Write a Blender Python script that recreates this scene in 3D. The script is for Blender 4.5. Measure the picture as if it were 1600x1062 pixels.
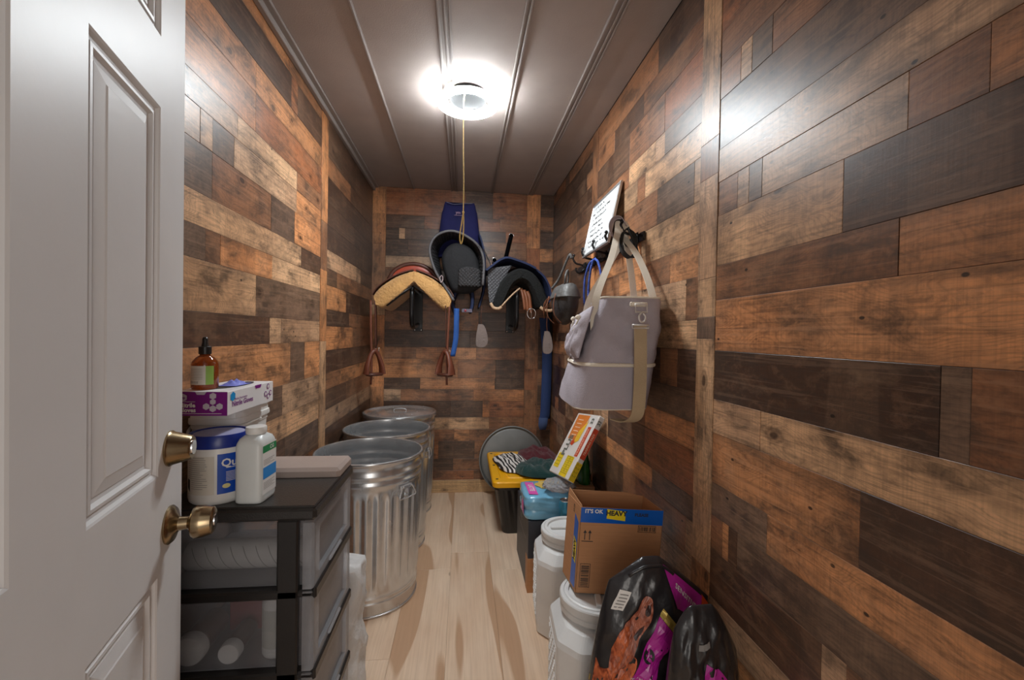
import bpy, bmesh, math, random
from math import sin, cos, pi, radians, sqrt, atan2
from mathutils import Vector, Matrix
random.seed(11)
for o in list(bpy.data.objects): bpy.data.objects.remove(o)
scn = bpy.context.scene
COL = scn.collection

# ------------------------------------------------------------------ camera, world, light, exposure
F = 686.1; YAW = radians(6.303); PIT = radians(0.7245); ROL = radians(1.003)
EYE = Vector((0, 0, 1.283))
fw = Vector((sin(YAW)*cos(PIT), cos(YAW)*cos(PIT), -sin(PIT)))
rt = Vector((cos(YAW), -sin(YAW), 0)); up = rt.cross(fw)
rt, up = rt*cos(ROL)+up*sin(ROL), up*cos(ROL)-rt*sin(ROL)
cd = bpy.data.cameras.new('camera'); cam = bpy.data.objects.new('camera', cd); COL.objects.link(cam)
cd.sensor_fit = 'HORIZONTAL'; cd.sensor_width = 36; cd.lens = F/1600*36; cd.clip_start = .02
cam.matrix_world = Matrix(((rt.x, up.x, -fw.x, EYE.x), (rt.y, up.y, -fw.y, EYE.y), (rt.z, up.z, -fw.z, EYE.z), (0, 0, 0, 1)))
scn.camera = cam
w = bpy.data.worlds.new('world'); scn.world = w; w.use_nodes = True
w.node_tree.nodes['Background'].inputs[0].default_value = (1.0, .96, .92, 1)
w.node_tree.nodes['Background'].inputs[1].default_value = .24
ld = bpy.data.lights.new('hall_daylight', 'AREA'); ld.shape = 'RECTANGLE'; ld.size = 1.3; ld.size_y = 1.2; ld.energy = 8; ld.color = (1, .93, .86)
lo = bpy.data.objects.new('hall_daylight', ld); COL.objects.link(lo); lo.location = (.1, -1.3, 1.10); lo.rotation_euler = (radians(90), 0, 0)
scn.view_settings.view_transform = 'Standard'; scn.view_settings.look = 'None'
scn.view_settings.gamma = 1; scn.view_settings.exposure = 1.08; scn.view_settings.use_curve_mapping = False
LAMP = 95.0

XL, XR, D, HC = -.7273, .7225, 3.5697, 2.43

# ------------------------------------------------------------------ mesh helpers
class MB:
    def __init__(s): s.v = []; s.f = []
    def add(s, vs, fs):
        b = len(s.v); s.v += [tuple(p) for p in vs]; s.f += [tuple(i+b for i in q) for q in fs]; return s
    def box(s, c, d, rz=0, ch=0, M=None):
        x, y, z = d[0]/2, d[1]/2, d[2]/2
        if ch:
            ch = min(ch, x*.9, y*.9, z*.9); vs = []
            for (ax, a, b_, c_) in ((0, x, y-ch, z-ch), (1, y, x-ch, z-ch), (2, z, x-ch, y-ch)):
                for sg in (1, -1):
                    for (p, q) in ((-1, -1), (1, -1), (1, 1), (-1, 1)):
                        t = [0, 0, 0]; t[ax] = sg*a; o = [k for k in (0, 1, 2) if k != ax]; t[o[0]] = p*b_; t[o[1]] = q*c_; vs.append(Vector(t))
            bm = bmesh.new(); [bm.verts.new(p) for p in vs]; bmesh.ops.convex_hull(bm, input=bm.verts[:])
            bmesh.ops.dissolve_limit(bm, angle_limit=.02, verts=bm.verts[:], edges=bm.edges[:])
            bm.verts.index_update(); vs = [v.co.copy() for v in bm.verts]; fs = [[v.index for v in f.verts] for f in bm.faces]; bm.free()
        else:
            vs = [Vector((i*x, j*y, k*z)) for k in (-1, 1) for j in (-1, 1) for i in (-1, 1)]
            fs = [(0, 2, 3, 1), (4, 5, 7, 6), (0, 1, 5, 4), (2, 6, 7, 3), (0, 4, 6, 2), (1, 3, 7, 5)]
        R = Matrix.Rotation(rz, 3, 'Z') if M is None else M
        return s.add([R @ p + Vector(c) for p in vs], fs)
    def bb(s, x0, x1, y0, y1, z0, z1, ch=0):
        return s.box(((x0+x1)/2, (y0+y1)/2, (z0+z1)/2), (abs(x1-x0), abs(y1-y0), abs(z1-z0)), ch=ch)
    def tube(s, pts, r, n=8, closed=False, flat=None):
        pts = [Vector(p) for p in pts]; N = len(pts); rs = r if isinstance(r, (list, tuple)) else [r]*N
        T = []
        for i in range(N):
            a = pts[(i-1) % N] if (closed or i) else pts[i]; b = pts[(i+1) % N] if (closed or i < N-1) else pts[i]
            T.append((b-a).normalized())
        u = T[0].orthogonal().normalized()
        if flat is not None: u = Vector(flat); u = (u-T[0]*u.dot(T[0])).normalized()
        vs = []
        for i in range(N):
            u = (u-T[i]*u.dot(T[i])).normalized(); v = T[i].cross(u)
            for k in range(n):
                a = 2*pi*k/n
                rr = rs[i]; ra, rb = (rr if isinstance(rr, tuple) else (rr, rr))
                vs.append(pts[i]+u*cos(a)*ra+v*sin(a)*rb)
        fs = []
        for i in range(N if closed else N-1):
            j = (i+1) % N
            for k in range(n): fs.append((i*n+k, i*n+(k+1) % n, j*n+(k+1) % n, j*n+k))
        if not closed: fs.append(tuple(range(n))[::-1]); fs.append(tuple((N-1)*n+k for k in range(n)))
        return s.add(vs, fs)
    def band(s, pts, wdir, wd, th):        # flat strap along pts, width vector wdir
        pts = [Vector(p) for p in pts]; W = Vector(wdir).normalized(); vs = []; N = len(pts)
        for i, p in enumerate(pts):
            t = (pts[min(i+1, N-1)]-pts[max(i-1, 0)]).normalized(); n = t.cross(W).normalized()
            ww = wd[i] if isinstance(wd, (list, tuple)) else wd
            for (a, b) in ((-1, -1), (1, -1), (1, 1), (-1, 1)): vs.append(p+W*a*ww/2+n*b*th/2)
        fs = [(i*4+k, i*4+(k+1) % 4, i*4+4+(k+1) % 4, i*4+4+k) for i in range(N-1) for k in range(4)]
        fs += [(3, 2, 1, 0), tuple((N-1)*4+k for k in range(4))]
        return s.add(vs, fs)
    def lathe(s, prof, n=32, M=None, caps=True):   # prof [(r,h)] about +Z
        vs = []; idx = []
        for (r, h) in prof:
            if r < 1e-6: idx.append([len(vs)]); vs.append(Vector((0, 0, h)))
            else:
                idx.append([len(vs)+k for k in range(n)])
                vs += [Vector((r*cos(2*pi*k/n), r*sin(2*pi*k/n), h)) for k in range(n)]
        fs = []
        for A, B in zip(idx[:-1], idx[1:]):
            if len(A) == 1 and len(B) == 1: continue
            for k in range(n):
                k2 = (k+1) % n
                if len(A) == 1: fs.append((A[0], B[k2], B[k]))
                elif len(B) == 1: fs.append((A[k], A[k2], B[0]))
                else: fs.append((A[k], A[k2], B[k2], B[k]))
        if M is not None: vs = [M @ v for v in vs]
        return s.add(vs, fs)
    def loft(s, rings, close=True, cap=True):
        n = len(rings[0]); vs = [p for r in rings for p in r]
        fs = [(i*n+k, i*n+(k+1) % n, i*n+n+(k+1) % n, i*n+n+k) for i in range(len(rings)-1) for k in range(n if close else n-1)]
        if cap: fs += [tuple(range(n))[::-1], tuple((len(rings)-1)*n+k for k in range(n))]
        return s.add(vs, fs)
    def grid(s, fn, nu, nv, th=0, nrm=None):
        P = [[Vector(fn(i/nu, j/nv)) for i in range(nu+1)] for j in range(nv+1)]
        vs = [p for r in P for p in r]; W = nu+1
        q = [(j*W+i, j*W+i+1, j*W+W+i+1, j*W+W+i) for j in range(nv) for i in range(nu)]
        if not th: return s.add(vs, q)
        N = []
        for j in range(nv+1):
            for i in range(nu+1):
                a = P[j][min(i+1, nu)]-P[j][max(i-1, 0)]; b = P[min(j+1, nv)][i]-P[max(j-1, 0)][i]
                n = a.cross(b); N.append(n.normalized() if n.length > 1e-9 else Vector((0, 0, 1)))
        K = len(vs); vs2 = [p-n*th for p, n in zip(vs, N)]
        fs = q+[tuple(K+i for i in f[::-1]) for f in q]
        bd = [i for i in range(W)]+[j*W+nu for j in range(1, nv+1)]+[nv*W+i for i in range(nu-1, -1, -1)]+[j*W for j in range(nv-1, 0, -1)]
        for a, b in zip(bd, bd[1:]+bd[:1]): fs.append((b, a, a+K, b+K))
        return s.add(vs+vs2, fs)
    def prism(s, poly, fn, th, axis):       # poly 2D -> fn(u,v)->Vector, extruded by axis*th
        A = [Vector(fn(*p)) for p in poly]; ax = Vector(axis)*th; n = len(A)
        return s.add(A+[a+ax for a in A], [tuple(range(n))[::-1], tuple(range(n, 2*n))]+[(i, (i+1) % n, n+(i+1) % n, n+i) for i in range(n)])
    def build(s, name, mat, parent=None, smooth=False, loc=None, angle=None, sub=0, fix=True):
        me = bpy.data.meshes.new(name); me.from_pydata(s.v, [], s.f)
        if fix:
            bm = bmesh.new(); bm.from_mesh(me); bmesh.ops.recalc_face_normals(bm, faces=bm.faces[:]); bm.to_mesh(me); bm.free()
        if smooth:
            me.polygons.foreach_set('use_smooth', [True]*len(me.polygons))
            if angle is not None: me.set_sharp_from_angle(angle=radians(angle))
        me.materials.append(mat); o = bpy.data.objects.new(name, me); COL.objects.link(o)
        if parent is not None: o.parent = parent
        if loc is not None: o.location = loc
        if sub: m = o.modifiers.new('subdivision', 'SUBSURF'); m.levels = m.render_levels = sub
        return o

def tag(o, label=None, cat=None, group=None, kind=None):
    if label: o['label'] = label
    if cat: o['category'] = cat
    if group: o['group'] = group
    if kind: o['kind'] = kind
    return o
def thing(name, label, cat, loc=(0, 0, 0), rz=0, group=None):
    o = bpy.data.objects.new(name, None); COL.objects.link(o); o.location = loc; o.rotation_euler = (0, 0, rz); o.empty_display_size = .05
    return tag(o, label, cat, group)
def shift(o, d):                       # move mesh data so the thing's empty can sit at its base
    for c in [o]+list(o.children_recursive):
        if c.type == 'MESH' and not c.get('_s'):
            c.data.transform(Matrix.Translation(Vector(d))); c['_s'] = 1
def seat(o):                           # children were modelled in world space: rebase them on the empty
    inv = (Matrix.Translation(o.location) @ o.rotation_euler.to_matrix().to_4x4()).inverted(); done = set()
    for c in o.children_recursive:
        if c.type == 'MESH' and c.data.name not in done: done.add(c.data.name); c.data.transform(inv)
    return o
def lerp(a, b, t): return a+(b-a)*t
def bez(P, n=12):                      # Catmull-Rom through the points
    P = [Vector(p) for p in P]; Q = [P[0]*2-P[1]]+P+[P[-1]*2-P[-2]]; out = []
    for i in range(len(P)-1):
        p0, p1, p2, p3 = Q[i:i+4]
        for k in range(n):
            t = k/n; out.append(.5*((2*p1)+(p2-p0)*t+(2*p0-5*p1+4*p2-p3)*t*t+(3*p1-p0-3*p2+p3)*t**3))
    return out+[P[-1]]
def wob(x, y, z=0):                    # cheap smooth pseudo-noise
    return (sin(x*1.7+y*2.3+z)+sin(x*3.1-y*1.3+z*2.1+1.3)*.6+sin(-x*2.2+y*4.7+z*.7+2.9)*.4+sin(x*6.3+y*5.1+z*1.9)*.25)/2.25
_txt = {}
def text2d(body, size=1.0, bold=0.0):
    c = bpy.data.curves.new('t', 'FONT'); c.body = body; c.size = size; c.resolution_u = 2; c.offset = bold; c.align_x = 'CENTER'; c.align_y = 'CENTER'
    o = bpy.data.objects.new('t', c); COL.objects.link(o)
    bpy.context.view_layer.update()
    me = bpy.data.meshes.new_from_object(o.evaluated_get(bpy.context.evaluated_depsgraph_get()))
    vs = [(v.co.x, v.co.y) for v in me.vertices]; fs = [tuple(p.vertices) for p in me.polygons]
    bpy.data.objects.remove(o); bpy.data.curves.remove(c); bpy.data.meshes.remove(me)
    return vs, fs
def text_on(mb, body, size, fn, bold=0.0, rot=0, at=(0, 0)):
    vs, fs = text2d(body, size, bold); c, s = cos(rot), sin(rot)
    mb.add([fn(at[0]+x*c-y*s, at[1]+x*s+y*c) for x, y in vs], fs)
def quad_on(mb, fn, c, n=6, m=6):      # bilinear patch in (u,v) draped by fn
    (a, b, c2, d) = c
    mb.grid(lambda s, t: fn((a[0]*(1-s)+b[0]*s)*(1-t)+(d[0]*(1-s)+c2[0]*s)*t, (a[1]*(1-s)+b[1]*s)*(1-t)+(d[1]*(1-s)+c2[1]*s)*t), n, m)
def rect_on(mb, fn, u0, u1, v0, v1, n=4, m=4): quad_on(mb, fn, ((u0, v0), (u1, v0), (u1, v1), (u0, v1)), n, m)
def disc_on(mb, fn, c, ru, rv, rot=0, n=20, k=0):
    vs = []; cc, ss = cos(rot), sin(rot)
    for ring in (0, .5, 1.0):
        for i in range(n if ring else 1):
            a = 2*pi*i/n; rr = ring*(1+(k*sin(a*5+1)+k*.6*sin(a*9)) if k and ring == 1 else ring if not k else ring)
            rr = ring*(1+(k*sin(a*5+1)+k*.6*sin(a*9)) if ring else 0)
            x, y = rr*ru*cos(a), rr*rv*sin(a); vs.append(fn(c[0]+x*cc-y*ss, c[1]+x*ss+y*cc))
    fs = [(0, 1+i, 1+(i+1) % n) for i in range(n)]+[(1+i, 1+n+i, 1+n+(i+1) % n, 1+(i+1) % n) for i in range(n)]
    mb.add(vs, fs)
def plane_fn(o, U, V):
    o, U, V = Vector(o), Vector(U), Vector(V)
    return lambda u, v: o+U*u+V*v

# ------------------------------------------------------------------ materials
def srgb(r, g, b):
    f = lambda c: ((c/255+.055)/1.055)**2.4 if c > 10 else c/255/12.92
    return (f(r), f(g), f(b))
MATS = {}
def mat(name, col, rough=.5, metal=0, var=.08, nscale=8, bump=0, bscale=60, coat=0, trans=0, sheen=0, spec=.5, stretch=(1, 1, 1)):
    if name in MATS: return MATS[name]
    m = bpy.data.materials.new(name); m.use_nodes = True; nt = m.node_tree; N = nt.nodes; L = nt.links; b = N['Principled BSDF']
    tc = N.new('ShaderNodeTexCoord'); mp = N.new('ShaderNodeMapping'); mp.inputs['Scale'].default_value = stretch; L.new(tc.outputs['Object'], mp.inputs[0])
    n = N.new('ShaderNodeTexNoise'); n.inputs['Scale'].default_value = nscale; n.inputs['Detail'].default_value = 5; L.new(mp.outputs[0], n.inputs[0])
    r = N.new('ShaderNodeValToRGB'); r.color_ramp.elements[0].position = .3; r.color_ramp.elements[1].position = .7
    r.color_ramp.elements[0].color = tuple(c*(1-var) for c in col)+(1,); r.color_ramp.elements[1].color = tuple(min(1, c*(1+var)) for c in col)+(1,)
    L.new(n.outputs[0], r.inputs[0]); L.new(r.outputs[0], b.inputs['Base Color'])
    b.inputs['Roughness'].default_value = rough; b.inputs['Metallic'].default_value = metal; b.inputs['Coat Weight'].default_value = coat
    b.inputs['Transmission Weight'].default_value = trans; b.inputs['Sheen Weight'].default_value = sheen; b.inputs['Specular IOR Level'].default_value = spec
    if bump:
        n2 = N.new('ShaderNodeTexNoise'); n2.inputs['Scale'].default_value = bscale; n2.inputs['Detail'].default_value = 4; L.new(mp.outputs[0], n2.inputs[0])
        bp = N.new('ShaderNodeBump'); bp.inputs['Strength'].default_value = bump; bp.inputs['Distance'].default_value = .01; L.new(n2.outputs[0], bp.inputs['Height']); L.new(bp.outputs[0], b.inputs['Normal'])
    MATS[name] = m; return m

class NT:
    def __init__(s, name):
        s.m = bpy.data.materials.new(name); s.m.use_nodes = True; s.t = s.m.node_tree; s.b = s.t.nodes['Principled BSDF']
    def n(s, typ, ins={}, **kw):
        x = s.t.nodes.new('ShaderNode'+typ)
        for k, v in kw.items(): setattr(x, k, v)
        for k, v in ins.items():
            if hasattr(v, 'is_output') or isinstance(v, bpy.types.NodeSocket): s.t.links.new(v, x.inputs[k])
            else: x.inputs[k].default_value = v
        return x
    def l(s, a, b): s.t.links.new(a, b)
    def math(s, op, a, b=0, c=0, clamp=False):
        return s.n('Math', {0: a, 1: b, 2: c}, operation=op, use_clamp=clamp).outputs[0]
    def ramp(s, fac, stops):
        r = s.n('ValToRGB', {0: fac}); e = r.color_ramp.elements
        while len(e) < len(stops): e.new(.5)
        for x, (p, c) in zip(e, stops): x.position = p; x.color = (c, c, c, 1) if not isinstance(c, tuple) else c+(1,)
        return r.outputs[0]
    def mix(s, fac, a, b, mode='MIX'):
        x = s.n('Mix', data_type='RGBA', blend_type=mode)
        for k, v in ((0, fac), (6, a), (7, b)):
            if isinstance(v, bpy.types.NodeSocket): s.l(v, x.inputs[k])
            else: x.inputs[k].default_value = v if k == 0 else (tuple(v)+(1,) if len(v) == 3 else v)
        return x.outputs[2]

def wood_material(name, gloss=.33, stain=1.0, kn=1.0):
    # every plank: local x along the grain, y across, z out of the wall; object colour = plank tone
    T = NT(name)
    oi = T.n('ObjectInfo'); tc = T.n('TexCoord')
    seed = T.math('MULTIPLY', oi.outputs['Random'], 37.0)
    off = T.n('CombineXYZ', {0: seed, 1: T.math('MULTIPLY', seed, 1.7), 2: seed})
    P = T.n('VectorMath', {0: tc.outputs['Object'], 1: off.outputs[0]}, operation='ADD').outputs[0]
    def noise(sc, scale, det=5, rgh=.55, dist=0):
        mp = T.n('Mapping', {0: P, 'Scale': sc}); return T.n('TexNoise', {0: mp.outputs[0], 'Scale': scale, 'Detail': det, 'Roughness': rgh, 'Distortion': dist}).outputs[0]
    # bending of the grain lines
    warp = noise((1, 2.2, 1), 3.0, 2)
    mpw = T.n('Mapping', {0: P, 'Scale': (.55, 9, 1)})
    wv = T.n('VectorMath', {0: mpw.outputs[0], 1: T.n('CombineXYZ', {1: T.math('MULTIPLY', warp, 5.0)}).outputs[0]}, operation='ADD').outputs[0]
    rings = T.n('TexWave', {0: wv, 'Scale': 2.2, 'Distortion': 2.5, 'Detail': 3, 'Detail Scale': 1.5, 'Detail Roughness': .6}, bands_direction='Y').outputs[1]
    streak = noise((1.2, 55, 1), 2.6, 6, .65)
    saw = noise((150, 5, 1), 1.6, 2, .5)
    blot = noise((1.6, 3.2, 1), 3.3, 6, .62, .4)
    blot2 = noise((.9, 2.0, 1), 6.0, 5, .7, .3)
    fine = noise((14, 60, 1), 5, 3, .7)
    base0 = oi.outputs['Color']
    step = noise((1.5, .05, .05), 2.1, 1.0, .3); step2 = noise((4.0, .3, .05), 1.3, 1.0, .3)
    base = T.mix(T.math('MULTIPLY', T.ramp(step, [(.44, 1), (.455, 0)]), .42), base0, T.mix(1, base0, (.55, .49, .46), 'MULTIPLY'))
    base = T.mix(T.math('MULTIPLY', T.ramp(step2, [(.60, 0), (.615, 1)]), .35), base, T.mix(.45, base0, (.42, .25, .15)))
    gsep = T.n('SeparateXYZ', {0: tc.outputs['Generated']}); ey = T.math('ABSOLUTE', T.math('SUBTRACT', gsep.outputs[1], .5)); ex = T.math('ABSOLUTE', T.math('SUBTRACT', gsep.outputs[0], .5))
    dark = (.045, .030, .022)
    c = T.mix(T.ramp(rings, [(.0, .0), (.6, .03), (.85, .20), (1, .32)]), base, T.mix(.72, base, dark), 'MIX')
    c = T.mix(T.math('MULTIPLY', T.ramp(streak, [(.34, 1.0), (.5, .18), (.62, 0)]), .62), c, T.mix(.8, base, dark))
    c = T.mix(T.math('MULTIPLY', T.ramp(blot, [(.37, 1.0), (.46, .42), (.55, 0)]), .74*stain), c, (.062, .040, .028))
    mott = noise((2.2, 3.6, 1), 9.0, 6, .7, .5)
    c = T.mix(T.math('MULTIPLY', T.ramp(mott, [(.36, 1), (.47, 0)]), .34*stain), c, (.045, .033, .028))
    grime = T.math('MULTIPLY', T.ramp(ey, [(.30, 0), (.5, 1)]), T.ramp(T.math('ADD', T.math('MULTIPLY', blot2, .5), T.math('MULTIPLY', mott, .5)), [(.45, 0), (.60, 1)]))
    c = T.mix(T.math('MULTIPLY', grime, .70*stain), c, (.040, .028, .023))
    c = T.mix(T.math('MULTIPLY', T.ramp(blot2, [(.55, 0), (.72, 1)]), .40), c, T.mix(.5, base, (.52, .33, .20)))
    c = T.mix(T.math('MULTIPLY', T.ramp(saw, [(.4, 1), (.6, 0)]), .16), c, dark)
    c = T.mix(T.math('MULTIPLY', T.ramp(fine, [(.26, 1), (.38, 0)]), .4), c, (.04, .024, .017))
    c = T.mix(T.math('MULTIPLY', T.ramp(fine, [(.64, 0), (.76, 1)]), .22), c, T.mix(.5, base, (.6, .40, .27)))
    # knots and nail holes
    soft_ = noise((1, 1.5, 1), 2.4, 1)
    c = T.mix(T.math('MULTIPLY', T.ramp(mott, [(.52, 0), (.64, 1)]), .38*stain), c, T.mix(.36, base0, (.46, .25, .14)))
    vk = T.n('TexVoronoi', {0: T.n('Mapping', {0: P, 'Scale': (2.6, 4.2, 1)}).outputs[0], 'Scale': 1.25, 'Randomness': 1.0}, voronoi_dimensions='2D').outputs[0]
    vk2 = T.math('ADD', vk, T.math('MULTIPLY', T.math('SUBTRACT', blot2, .5), .10))
    c = T.mix(T.math('MULTIPLY', T.ramp(vk2, [(.035, 1), (.060, .35), (.085, .55), (.12, 0)]), T.math('MULTIPLY', T.ramp(soft_, [(.50, 0), (.53, 1)]), .85*kn)), c, (.040, .020, .013))
    vn = T.n('TexVoronoi', {0: T.n('Mapping', {0: P, 'Scale': (5, 8, 1)}).outputs[0], 'Scale': 1.0, 'Randomness': 1.0}, voronoi_dimensions='2D').outputs[0]
    c = T.mix(T.math('MULTIPLY', T.ramp(vn, [(.022, 1), (.034, 0)]), T.math('MULTIPLY', T.ramp(soft_, [(.42, 1), (.5, 0)]), .9*kn)), c, (.012, .009, .008))
    T.l(c, T.b.inputs['Base Color'])
    pale = noise((.8, 26, 1), 3.2, 4, .6, .8)
    c = T.mix(T.math('MULTIPLY', T.ramp(pale, [(.56, 0), (.62, 1)]), .34), c, T.mix(.36, base, (.50, .32, .21)))
    T.l(c, T.b.inputs['Base Color'])
    rr = T.math('ADD', T.math('MULTIPLY', fine, .22), gloss-.07); T.l(rr, T.b.inputs['Roughness'])
    hgt = T.math('ADD', T.math('MULTIPLY', streak, .6), T.math('MULTIPLY', T.math('ADD', fine, saw), .35))
    bp = T.n('Bump', {'Strength': .22, 'Distance': .0012, 'Height': hgt}); T.l(bp.outputs[0], T.b.inputs['Normal'])
    T.b.inputs['Specular IOR Level'].default_value = .5
    MATS[name] = T.m; return T.m
WOOD = wood_material('reclaimed_wood_print')

def floor_material():
    T = NT('maple_vinyl'); oi = T.n('ObjectInfo'); tc = T.n('TexCoord')
    seed = T.math('MULTIPLY', oi.outputs['Random'], 53.0)
    P = T.n('VectorMath', {0: tc.outputs['Object'], 1: T.n('CombineXYZ', {0: seed, 1: T.math('MULTIPLY', seed, 2.3), 2: seed}).outputs[0]}, operation='ADD').outputs[0]
    def noise(sc, scale, det=4, rgh=.5, dist=0):
        return T.n('TexNoise', {0: T.n('Mapping', {0: P, 'Scale': sc}).outputs[0], 'Scale': scale, 'Detail': det, 'Roughness': rgh, 'Distortion': dist}).outputs[0]
    heart = noise((.55, 4.5, 1), 1.5, 1.0, .35)
    streak = noise((1.2, 40, 1), 3, 5)
    soft = noise((1, 3, 1), 3, 4)
    c = T.mix(T.ramp(soft, [(.3, 0), (.7, 1)]), (.72, .505, .345), (.82, .625, .46))
    c = T.mix(T.math('MULTIPLY', T.ramp(heart, [(.555, 0), (.575, 1)]), .85), c, (.50, .29, .165))
    c = T.mix(T.math('MULTIPLY', T.ramp(streak, [(.35, 1), (.6, 0)]), .22), c, (.42, .26, .15))
    vk = T.n('TexVoronoi', {0: T.n('Mapping', {0: P, 'Scale': (2.2, 4.4, .01)}).outputs[0], 'Scale': 1.1}).outputs[0]
    c = T.mix(T.math('MULTIPLY', T.ramp(vk, [(.025, 1), (.07, 0)]), .7), c, (.26, .14, .08))
    T.l(c, T.b.inputs['Base Color']); T.b.inputs['Roughness'].default_value = .42
    bp = T.n('Bump', {'Strength': .12, 'Distance': .001, 'Height': streak}); T.l(bp.outputs[0], T.b.inputs['Normal'])
    return T.m
FLOOR = floor_material()

def frosted(name='frosted_plastic', k=.50, dc_=.62):
    T = NT(name); T.t.nodes.remove(T.b); out = [n for n in T.t.nodes if n.type == 'OUTPUT_MATERIAL'][0]
    tr = T.n('BsdfTransparent', {0: (.90, .90, .91, 1)}); tl = T.n('BsdfTranslucent', {0: (.80, .80, .82, 1)}); df = T.n('BsdfDiffuse', {0: (dc_, dc_, dc_*1.04, 1)})
    gl = T.n('BsdfGlossy', {'Color': (1, 1, 1, 1), 'Roughness': .28}); fr = T.n('LayerWeight', {'Blend': .25})
    nz = T.n('TexNoise', {'Scale': 9.0}); 
    a = T.n('MixShader', {0: .45, 1: tl.outputs[0], 2: df.outputs[0]}); b = T.n('MixShader', {0: T.math('ADD', T.math('MULTIPLY', nz.outputs[0], .12), k), 1: a.outputs[0], 2: tr.outputs[0]})
    c = T.n('MixShader', {0: T.math('MULTIPLY', fr.outputs['Fresnel'], .5), 1: b.outputs[0], 2: gl.outputs[0]}); T.l(c.outputs[0], out.inputs[0]); return T.m
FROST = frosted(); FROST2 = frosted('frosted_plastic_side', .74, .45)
def galv():
    T = NT('galvanised_steel'); tc = T.n('TexCoord')
    v = T.n('TexVoronoi', {0: tc.outputs['Object'], 'Scale': 24.0}); n = T.n('TexNoise', {0: tc.outputs['Object'], 'Scale': 5.0, 'Detail': 5})
    sm = T.n('TexNoise', {0: T.n('Mapping', {0: tc.outputs['Object'], 'Scale': (1, 1, .25)}).outputs[0], 'Scale': 22.0, 'Detail': 4})
    c = T.mix(T.math('MULTIPLY', v.outputs[0], .6), (.60, .61, .62), (.76, .77, .78))
    c = T.mix(T.math('MULTIPLY', T.ramp(n.outputs[0], [(.35, 1), (.6, 0)]), .18), c, (.45, .44, .42))
    T.l(c, T.b.inputs['Base Color']); T.b.inputs['Metallic'].default_value = .78
    T.l(T.math('ADD', T.math('MULTIPLY', sm.outputs[0], .08), .22), T.b.inputs['Roughness'])
    bp = T.n('Bump', {'Strength': .05, 'Distance': .002, 'Height': n.outputs[0]}); T.l(bp.outputs[0], T.b.inputs['Normal']); return T.m
GALV = galv()
def emis(name, col, s):
    T = NT(name); T.b.inputs['Base Color'].default_value = (.8, .8, .8, 1); T.b.inputs['Emission Color'].default_value = col+(1,); T.b.inputs['Emission Strength'].default_value = s
    return T.m

TONE = dict(L=srgb(238, 188, 142), O=srgb(228, 156, 102), M=srgb(168, 114, 78), D=srgb(98, 69, 52), G=srgb(128, 101, 82), T=srgb(216, 172, 134), R=srgb(176, 108, 68), K=srgb(78, 54, 41))
WHITE_DOOR = mat('white_door_paint', srgb(224, 222, 221), .42, var=.02, bump=.02, bscale=90)
BRASS = mat('antique_brass', (.36, .27, .16), .25, 1, var=.15, stretch=(1, 1, 12), nscale=20)
CEIL = mat('ceiling_panel_paint', srgb(172, 160, 153), .75, var=.04, bump=.1, bscale=220)
CEILT = mat('ceiling_batten', srgb(150, 140, 134), .65, var=.04)
BLK = mat('black_plastic', (.018, .016, .015), .35, bump=.05, bscale=200)
BLKT = mat('black_plastic_top', (.030, .027, .025), .30, bump=.15, bscale=260)
BLKM = mat('black_metal', (.012, .012, .013), .25, .3)
WPLA = mat('white_plastic', (.78, .77, .74), .35, var=.04)
WPLG = mat('container_plastic', (.76, .76, .75), .42, var=.04, bump=.06, bscale=30)
PAPER = mat('label_white', (.82, .80, .77), .5, var=.04)
BLACKINK = mat('black_ink', (.02, .02, .02), .5)
GREYINK = mat('grey_ink', (.28, .27, .26), .6)
CHROME = mat('chrome', (.75, .75, .76), .15, 1)

# ------------------------------------------------------------------ structure: planked walls
def frustum_plank(lx, ly, th, ch=.0007):
    mb = MB(); g = .0003; x, y = lx/2-g, ly/2-g
    vs = [(-x, -y, 0), (x, -y, 0), (x, y, 0), (-x, y, 0)]
    vs += [(-x, -y, th-ch*.7), (x, -y, th-ch*.7), (x, y, th-ch*.7), (-x, y, th-ch*.7)]
    x -= ch; y -= ch; vs += [(-x, -y, th), (x, -y, th), (x, y, th), (-x, y, th)]
    fs = [(3, 2, 1, 0), (8, 9, 10, 11)]+[(a+i, a+(i+1) % 4, a+4+(i+1) % 4, a+4+i) for a in (0, 4) for i in range(4)]
    return mb.add(vs, fs)
TH = .006
_rp = random.Random(5)
def plank(parent, org, du, dv, u0, u1, v0, v1, tone, name='plank', vert=False, th=None, jit=.12, mtl=None):
    """plank on a wall whose face is org + du*u + dv*v (normal du x dv points into the room)"""
    du, dv = Vector(du), Vector(dv); n = du.cross(dv)
    if vert: ax, ay = dv, -du; lx, ly = v1-v0, u1-u0
    else: ax, ay = du, dv; lx, ly = u1-u0, v1-v0
    t = (TH if th is None else th)+_rp.uniform(-.0006, .0004)
    o = frustum_plank(abs(lx), abs(ly), t).build(name, mtl or WOOD, parent, fix=False)
    c = Vector(org)+du*(u0+u1)/2+dv*(v0+v1)/2-n*(TH if th is None else th)
    R = Matrix((ax, ay, n)).transposed(); o.matrix_local = Matrix.Translation(c) @ R.to_4x4()
    col = TONE[tone] if isinstance(tone, str) else tone
    k = _rp.uniform(1-jit, 1+jit); h = _rp.uniform(-.04, .04)
    o.color = (min(1, col[0]*k*(1+h)), col[1]*k, col[2]*k*(1-h), 1)
    return o
def wall_slab(name, x0, x1, y0, y1, z0, z1):
    o = MB().bb(x0, x1, y0, y1, z0, z1).build(name, mat('wall_backing', (.05, .035, .025), .8)); o['kind'] = 'structure'; return o
RD = random.Random(3)
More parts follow.
